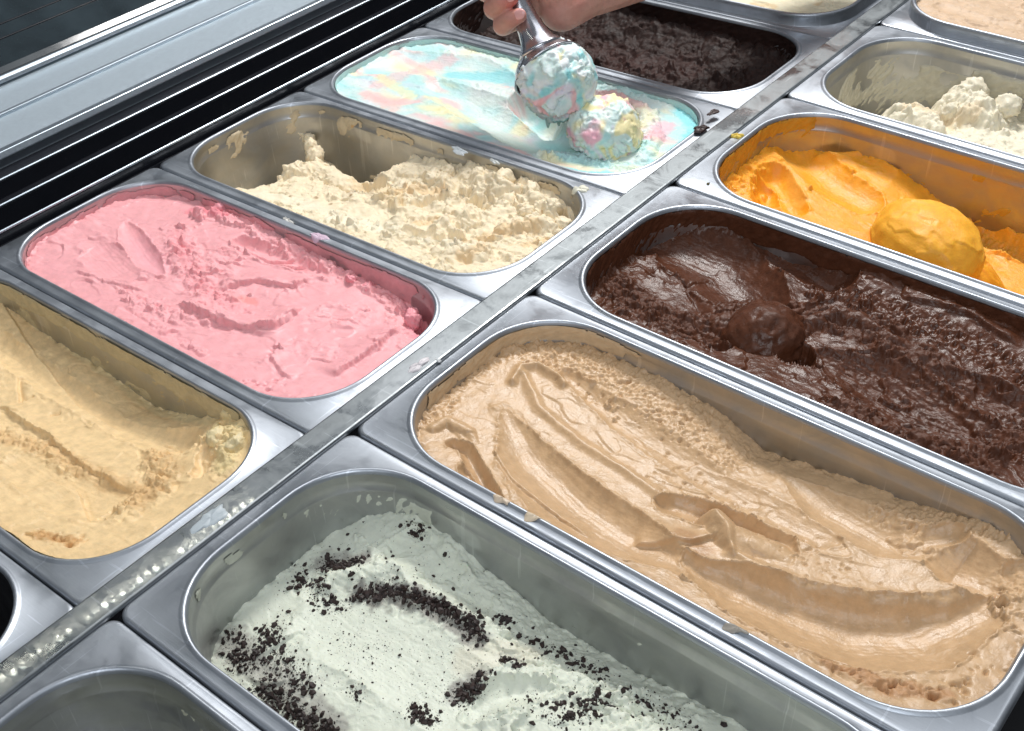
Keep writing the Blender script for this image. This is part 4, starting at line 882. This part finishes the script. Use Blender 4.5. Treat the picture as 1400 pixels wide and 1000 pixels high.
# ---- torn lumps standing up out of the ice cream
def find_ice(mat): return [o for o in COL.objects if o.name.startswith('ice_cream') and o.type == 'MESH' and o.parent is None and o.data.materials[0].name == mat][0]
def torn(parent, col, items, seed=0):
    g3 = np.random.default_rng(seed); cf = lambda x, y, z: np.tile(np.array(col), (len(x), 1))
    for i, ((x, y), z, r) in enumerate(items):
        o = ball('torn_lump', (x / 1000, y / 1000, z / 1000), r / 1000, parent.data.materials[0], cf, squash=tuple(g3.uniform(.7, 1.3, 3)), rot=tuple(g3.uniform(0, 3, 3)), seed=200 + seed * 20 + i, amp=2.2, crack=.8, terr=.22, sub=4)
        o.parent = parent
CRM = find_ice('cream_ice_cream')
a_ = [(-107.8, 30.1), (-121.9, 40.1), (-134.4, 48.3), (-145.9, 57.5), (-159.3, 59.2), (-153.0, 59.7)]
torn(CRM, CREAM, [(a_[0], -38, 9), (a_[1], -34, 8), (a_[2], -32, 6.5), (a_[3], -31, 6), (a_[4], -31, 5), (a_[5], -33, 5)], 1)
a_ = [(26.5, 54.2), (54.9, 60.5), (77.9, 65.0), (106.9, 61.3), (134.4, 53.6), (151.3, 45.2), (7.3, 18.7), (23.2, 38.2), (-34.6, 60.8), (121.0, 38.9)]
torn(CRM, CREAM, [(a_[0], -13, 7), (a_[1], -9, 7), (a_[2], -9, 8), (a_[3], -9, 8), (a_[4], -12, 8), (a_[5], -16, 6), (a_[6], -18, 8), (a_[7], -14, 7), (a_[9], -12, 7)], 2)
PNK = find_ice('pink_ice_cream'); a_ = [(-97.5, 61.3), (-83.2, 70.3), (-65.2, 68.5), (72.1, 62.2), (85.8, 63.3), (138.0, 54.6), (-24.6, 20.7)]
torn(PNK, (.86, .34, .38), [(a_[0], -9, 5.5), (a_[1], -8, 6), (a_[2], -10, 5), (a_[3], -12, 4.5), (a_[4], -14, 4), (a_[5], -16, 7)], 3)
BUT = find_ice('butterscotch_ice_cream'); a_ = [(117.9, 75.7), (132.4, 70.4), (141.8, 56.3), (125.5, 57.3), (132.3, 45.7), (110.2, 26.6), (123.9, 24.2)]
torn(BUT, (.80, .66, .38), [(a_[0], -10, 6), (a_[1], -11, 6), (a_[2], -12, 7), (a_[3], -14, 7)], 4)
WHT = find_ice('white_ice_cream'); a_ = [(-79.7, 56.6), (-86.0, 27.0), (-48.5, 49.3), (-119.3, 1.3)]
torn(WHT, VAN, [(a_[0], -26, 10), (a_[1], -34, 9), (a_[2], -26, 9), (a_[3], -40, 9)], 5)

# ---- ragged drips hanging under the held ball
def drip(name, pts, rad, mat, col, parent=None):
    n = 10; V = []; F = []
    P_ = [Vector(p_) for p_ in pts]
    for i, (p_, r) in enumerate(zip(P_, rad)):
        for k in range(n):
            a = 2 * math.pi * k / n; rr = r * (1 + .25 * math.sin(3 * a + i)); V.append(p_ + Vector((rr * math.cos(a), rr * math.sin(a), 0)))
    for i in range(len(P_) - 1):
        for k in range(n): F.append((i * n + k, i * n + (k + 1) % n, (i + 1) * n + (k + 1) % n, (i + 1) * n + k))
    F.append(tuple(range(n - 1, -1, -1))); F.append(tuple(range((len(P_) - 1) * n, len(P_) * n)))
    V = np.array([v[:] for v in V]); me = bpy.data.meshes.new(name); me.from_pydata(V.tolist(), [], F)
    a = me.color_attributes.new('Col', 'FLOAT_COLOR', 'POINT'); a.data.foreach_set('color', np.tile([*col, 1], len(V)).astype(np.float32))
    me.polygons.foreach_set('use_smooth', [True] * len(me.polygons)); me.materials.append(mat)
    o = bpy.data.objects.new(name, me); COL.objects.link(o)
    if parent: o.parent = parent; o.matrix_parent_inverse = (Matrix.LocRotScale(parent.location, parent.rotation_euler, None)).inverted()
    return o
HB = [o for o in COL.objects if o.name == 'ice_cream_scoop'][0]
for (dx, dy, l_) in ((-.006, -.004, .016), (.004, -.002, .012), (-.001, .005, .010)):
    q = BC + Vector((dx, dy, -.0265)); drip('drip', [q + Vector((0, 0, .004)), q - Vector((0, 0, l_ * .35)), q - Vector((.001, 0, l_ * .7)), q - Vector((.001, 0, l_))], (.0045, .0032, .0018, .0006), RAINBOW, (.62, .80, .74), HB)

# ================================================================ the metal scoop
M_SC = steel('scoop_steel', (.60, .60, .64), .20, brush=(60, 60, 300), haze=.15)
AX = (IR * -.44 + IU * .88 + IT * .05).normalized()                    # from the cup up the handle
XV = AX.cross(IT).normalized(); YV = AX.cross(XV).normalized()
MW = Matrix((XV, YV, AX)).transposed().to_4x4(); MW.translation = BC
sc = empty('ice_cream_scooper'); sc.matrix_world = MW
tag(sc, 'steel ice cream scooper held over the rainbow ice cream', 'ice cream scooper')
def lathe(name, prof, mat, parent, n=48, sx=1, sy=1):
    V = [(r * math.cos(2 * math.pi * k / n) * sx, r * math.sin(2 * math.pi * k / n) * sy, z) for r, z in prof for k in range(n)]
    F = [(i * n + k, i * n + (k + 1) % n, (i + 1) * n + (k + 1) % n, (i + 1) * n + k) for i in range(len(prof) - 1) for k in range(n)]
    return mesh_obj(name, V, F, mat, parent)
# the cup: an open hemispherical shell whose mouth is tipped towards the camera side
cup_axis = (IR * -.50 + IU * .80 + IT * -.30).normalized()
cx_ = cup_axis.cross(Vector((0, 0, 1))).normalized(); cy_ = cup_axis.cross(cx_)
def shell(r, a0, a1, k): return [(r * math.sin(a), r * math.cos(a)) for a in np.linspace(a0, a1, k)]
prof = [(max(1e-5, r), z) for r, z in shell(.0345, 0, math.radians(66), 20)] + [(.0345 * math.sin(1.175) + .0004, .0345 * math.cos(1.175)), (.0325 * math.sin(1.175) + .0006, .0330 * math.cos(1.175) - .0006)] + [(max(1e-5, r), z) for r, z in shell(.0330, math.radians(66), 0, 20)]
cup = lathe('cup', prof, M_SC, None); cm = Matrix((cx_, cy_, cup_axis)).transposed().to_4x4(); cm.translation = BC
cup.parent = sc; cup.matrix_world = cm; cup.matrix_local = MW.inverted() @ cm
lathe('handle', [(.001, .026), (.0200, .0285), (.0180, .0315), (.0150, .0350), (.0128, .0400), (.0112, .0470), (.0102, .0560), (.0098, .0680), (.0098, .0800), (.0105, .1000), (.0118, .1300), (.0120, .1500), (.0105, .1600), (.0060, .1640), (.0001, .1650)], M_SC, sc)

# ================================================================ the hand
def capsule(bm, a, b_, ra, rb, n=16):
    a, b_ = Vector(a), Vector(b_); d = (b_ - a); l = d.length; d.normalize()
    x = d.orthogonal().normalized(); y = d.cross(x); rings = []
    st = [(-ra * math.cos(t), ra * math.sin(t), 0) for t in np.linspace(.15, math.pi / 2, 6)] + [(l + rb * math.sin(t), rb * math.cos(t), 1) for t in np.linspace(0, math.pi / 2 - .15, 6)]
    for h, r, _ in st:
        rings.append([bm.verts.new(a + d * h + (x * math.cos(2 * math.pi * k / n) + y * math.sin(2 * math.pi * k / n)) * r) for k in range(n)])
    for i in range(len(rings) - 1):
        for k in range(n): bm.faces.new((rings[i][k], rings[i][(k + 1) % n], rings[i + 1][(k + 1) % n], rings[i + 1][k]))
    bm.faces.new(rings[0][::-1]); bm.faces.new(rings[-1])
def hp(ang, rad, s_):
    """point round the handle: angle 0 = image right, 90 = towards the camera, 180 = image left; s_ along the handle"""
    e1 = (IR - AX * IR.dot(AX)).normalized(); e2 = (IT - AX * IT.dot(AX) - e1 * IT.dot(e1)).normalized()
    a = math.radians(ang); return BC + AX * s_ + e1 * (rad * math.cos(a)) + e2 * (rad * math.sin(a))
bm = bmesh.new(); tips = []
for i, (s0, ln, r) in enumerate(((.060, .0185, .0078), (.0755, .0200, .0085), (.0925, .0205, .0088), (.109, .0200, .0086))):
    ch = [hp(-50, .027, s0 + .006), hp(-100, .0235, s0 + .004), hp(-150, .0210, s0 + .002), hp(-190, .0200, s0), hp(-228, .0185, s0 - .001), hp(-252, .0178, s0 - .002)]
    rr = [r * 1.12, r * 1.08, r * 1.08, r * 1.02, r * .94, r * .80]
    for j in range(5): capsule(bm, ch[j], ch[j + 1], rr[j], rr[j + 1])
    tips.append((ch[5], ch[4], r))
# palm to the right of and behind the handle, heel of the hand, wrist and forearm
palm = [(hp(-40, .030, .070), .0165), (hp(-30, .032, .088), .0175), (hp(-30, .033, .106), .0175), (hp(-5, .030, .066), .0140), (hp(0, .036, .082), .0165), (hp(0, .037, .105), .0165)]
wr = Vector([(-0.1534, 0.64, 0.0547)][0]); fa = Vector([(-0.1126, 0.7425, 0.0695)][0]); el = Vector([(-0.0733, 0.9129, 0.101)][0])
for q, r in palm: capsule(bm, q, palm[4][0], r, .0165)
heel = Vector([(-0.1602, 0.6041, 0.0506)][0])
for q, r in palm[3:]: capsule(bm, q, heel, r * .95, .0185)
capsule(bm, heel, wr, .0190, .0190); capsule(bm, palm[2][0], wr, .017, .0200); capsule(bm, wr, fa, .0205, .030); capsule(bm, fa, el, .030, .042)
# thumb, lying along the far front of the handle
th = [hp(-10, .034, .112), hp(20, .029, .128), hp(60, .0225, .140), hp(95, .0200, .147)]
for j in range(3): capsule(bm, th[j], th[j + 1], (.0125, .0105, .0095, .008)[j], (.0125, .0105, .0095, .008)[j + 1])
me = bpy.data.meshes.new('tmp'); bm.to_mesh(me); bm.free(); tmp = bpy.data.objects.new('tmp', me); COL.objects.link(tmp)
md = tmp.modifiers.new('r', 'REMESH'); md.mode = 'VOXEL'; md.voxel_size = .0010
md = tmp.modifiers.new('s', 'SMOOTH'); md.factor = .6; md.iterations = 9
dg = bpy.context.evaluated_depsgraph_get(); hm = bpy.data.meshes.new_from_object(tmp.evaluated_get(dg)); bpy.data.objects.remove(tmp)
V = np.empty(len(hm.vertices) * 3, np.float32); hm.vertices.foreach_get('co', V); V = V.reshape(-1, 3)
red = np.zeros(len(V))
for (tp, t2, r), am in zip(tips, (.25, 1.0, .7, .8)):
    red = np.maximum(red, am * np.exp(-(np.linalg.norm(V - np.array(tp), axis=1) / .0085) ** 2))
red = np.maximum(red, .35 * np.exp(-(np.linalg.norm(V - np.array(hp(0, .045, .062)), axis=1) / .012) ** 2))
C = np.array([.60, .31, .245]) * (1 - red[:, None]) + np.array([.72, .13, .13]) * red[:, None]
n_ = pn3(V[:, 0] * 90, V[:, 1] * 90, V[:, 2] * 90, 5)[:, None]; C = C * (1 + .22 * n_ * np.array([.6, 1, 1])) * (1 - .18 * np.clip(pn3(V[:, 0] * 260, V[:, 1] * 260, V[:, 2] * 260, 9), 0, 1))[:, None]
a = hm.color_attributes.new('Col', 'FLOAT_COLOR', 'POINT'); a.data.foreach_set('color', np.concatenate([C, np.ones((len(V), 1))], 1).astype(np.float32).ravel())
hm.polygons.foreach_set('use_smooth', [True] * len(hm.polygons))
m, nt, b, N, L = nodes('skin')
at = N('ShaderNodeAttribute'); at.attribute_name = 'Col'
v = mapped(nt, (1, 1, 1)); nn = noise_tex(nt, 500, 5, v, .6)
L(mixc(nt, math_n(nt, 'MULTIPLY', noise_tex(nt, 60, 4, v), .3), at.outputs['Color'], (.50, .24, .19)), b.inputs['Base Color'])
b.inputs['Roughness'].default_value = .48; b.inputs['Subsurface Weight'].default_value = .25; b.inputs['Subsurface Radius'].default_value = (1, .35, .2); b.inputs['Subsurface Scale'].default_value = .004
vo = N('ShaderNodeTexVoronoi'); vo.inputs['Scale'].default_value = 900; L(v, vo.inputs['Vector'])
bp = N('ShaderNodeBump'); bp.inputs['Strength'].default_value = .4; bp.inputs['Distance'].default_value = .0004; L(math_n(nt, 'ADD', vo.outputs['Distance'], nn), bp.inputs['Height']); L(bp.outputs[0], b.inputs['Normal'])
hm.materials.clear(); hm.materials.append(m)
pe = tag(empty('person', tuple(hp(0, .03, .09))), 'person whose bare hand grips the steel scooper, forearm leaving the frame', 'person')
ho = bpy.data.objects.new('hand_and_forearm', hm); COL.objects.link(ho); ho.parent = pe; ho.location = -pe.location
M_NAIL = plain('finger_nail', (.80, .42, .40), .25, 0, 0, 300, .5, .05)
for tp, t2, r in tips:
    d = (tp - t2).normalized(); out = (tp - (BC + AX * (tp - BC).dot(AX))).normalized(); sd = d.cross(out).normalized()
    bm = bmesh.new(); bmesh.ops.create_uvsphere(bm, u_segments=20, v_segments=12, radius=1)
    mt = Matrix((d * .0052, sd * .0042, out * .0016)).transposed().to_4x4(); mt.translation = tp + out * (r * .66) - pe.location + d * .002
    bmesh.ops.transform(bm, matrix=mt, verts=bm.verts); bm_obj('finger_nail', bm, M_NAIL, pe)

# ================================================================ splashes on the steel
def splash(pts, size, col, label, z=.0006, thick=.0010, seed=0, elong=1.5, ang=0, pan_=None):
    g2 = np.random.default_rng(seed); n = 36; c = Vector((*pts, 0)[:3]); V = []; F = []
    ph = g2.uniform(0, 6.28, 4)
    for j, (rr, zz) in enumerate(((1, 0), (.93, .55), (.75, .9), (.4, 1.0), (.02, 1.0))):
        for k in range(n):
            a = 2 * math.pi * k / n; q = size * rr * (1 + .22 * math.sin(2 * a + ph[0]) + .16 * math.sin(3 * a + ph[1]) + .10 * math.sin(5 * a + ph[2]) + .07 * math.sin(9 * a + ph[3]))
            x, y = q * math.cos(a) * elong, q * math.sin(a); V.append((x * math.cos(ang) - y * math.sin(ang), x * math.sin(ang) + y * math.cos(ang), zz * thick * (1 + .3 * math.sin(4 * a + ph[2]))))
    for j in range(4):
        for k in range(n): F.append((j * n + k, j * n + (k + 1) % n, (j + 1) * n + (k + 1) % n, (j + 1) * n + k))
    if pan_:      # lies on the rolled rim of a pan and follows it
        V = [(x, y, zz + flange_z(pts[0] + x * 1000, pts[1] + y * 1000) / 1000) for x, y, zz in V]
        fl, rt = frame(*pan_); mw = Matrix.LocRotScale(Vector(fl), Euler(rt), None)
        c = mw @ Vector((pts[0] / 1000, pts[1] / 1000, 0)); z = .0001
    o = mesh_obj('ice_cream_splash', V, F, plain('dried_splash', col, .45, 0, .3, 500)); o.location = c + Vector((0, 0, z))
    tag(o, label, 'splash', 'ice cream splashes on the steel'); return o
AY = math.pi / 2
splash([(0.0116, 0.0697, 0.0022)][0], .0052, (.42, .47, .50), 'large milky oval drop on the divider bar above the row of light dots', 0, .0007, 1, 2.0, AY + .2)
splash([(0.0148, 0.2286, 0.0022)][0], .0036, (.62, .58, .60), 'pale pinkish drop on the divider bar beside the light brown pan', 0, .0010, 2, 2.0, AY)
splash([(0.02, 0.2391, 0.0)][0], .0017, (.66, .66, .66), 'tiny white drop next to the pale pinkish one on the divider bar edge', .0012, .0010, 3, 1.4, .3)
splash([(149.3, 71.4)][0], .0048, (.72, .70, .58), 'cream blob on the rim corner between the crumbly cream and rainbow pans', .0, .0014, 4, 1.3, .4, ('L', 2))
splash([(24.9, 77.3)][0], .0040, (.62, .46, .56), 'long mauve smear on the rim between the pink and crumbly cream pans', .0, .0009, 5, 2.3, -.1, ('L', 1))
splash([(-0.2173, 0.331, -0.034)][0], .0026, (.60, .58, .54), 'small grey white smear on the seam left of the mauve smear', .0006, .0010, 6, 2.4, -.1)
splash([(-0.173, 0.4804, -0.03)][0], .0038, (.60, .64, .66), 'bluish white smear on the seam between the crumbly cream and rainbow pans', .0008, .0012, 7, 2.4, -.1)
splash([(-0.138, 0.4831, -0.03)][0], .0024, (.56, .58, .56), 'short pale smear on the seam right of the bluish white smear', .0008, .0012, 8, 2.0, -.1)
splash([(-79.3, -74.4)][0], .0030, (.60, .48, .36), 'beige drip on the rim of the light brown pan, upper one of a pair', .0, .0005, 9, 1.8, -.2, ('R', 1))
splash([(-57.4, -73.5)][0], .0036, (.58, .47, .34), 'beige drip on the rim of the light brown pan, lower one of a pair', .0, .0005, 10, 1.8, .3, ('R', 1))
splash([(63.2, -74.1)][0], .0040, (.30, .27, .23), 'dried grey brown patch on the near rim of the light brown pan', .0, .0004, 11, 1.3, .3, ('R', 1))
splash([(-180.2, 2.6)][0], .0036, (.80, .58, .10), 'yellow blob on the left rim of the mango pan', .0, .0018, 12, 1.2, .6, ('R', 3))
splash([(0.0438, 0.5079, 0.0002)][0], .0010, (.16, .13, .05), 'tiny dark speck on the corner of the mango pan', .0002, .0008, 13, 1.2, .6)
splash([(-0.0252, 0.6103, -0.023)][0], .0040, (.05, .028, .026), 'dark chocolate crumb smear on the right rim of the rainbow pan', .0006, .0018, 14, 2.0, 1.1)
splash([(-0.0292, 0.6354, -0.02)][0], .0026, (.05, .028, .026), 'dark chocolate streak on the corner between the rainbow and dark chocolate pans', .0006, .0010, 15, 3.0, 1.5)

# ================================================================ LED strip under the canopy of the case, seen as dots in the bar
led = tag(empty('led_strip', (-.436, .15, .50), (0, 0, -.04)), 'row of small white light dots mirrored in the lower end of the divider bar', 'light strip')
bm = bmesh.new(); box_bm(bm, -.008, .008, -.33, .235, .001, .004); bm_obj('backing', bm, M_ALU, led, smooth=False)
m = bpy.data.materials.new('led_glow'); m.use_nodes = True; b = m.node_tree.nodes['Principled BSDF']
b.inputs['Emission Color'].default_value = (1, .98, .82, 1); b.inputs['Emission Strength'].default_value = 20; b.inputs['Base Color'].default_value = (.8, .8, .7, 1)
bm = bmesh.new(); bmesh.ops.create_cube(bm, size=1, matrix=Matrix.Diagonal((.0055, .0045, .0015, 1))); cme = bpy.data.meshes.new('light_chip'); bm.to_mesh(cme); bm.free(); cme.materials.append(m)
for k in range(52):
    o = bpy.data.objects.new('light_chip', cme); COL.objects.link(o); o.parent = led; o.location = (0, -.32 + k * .0106, 0)
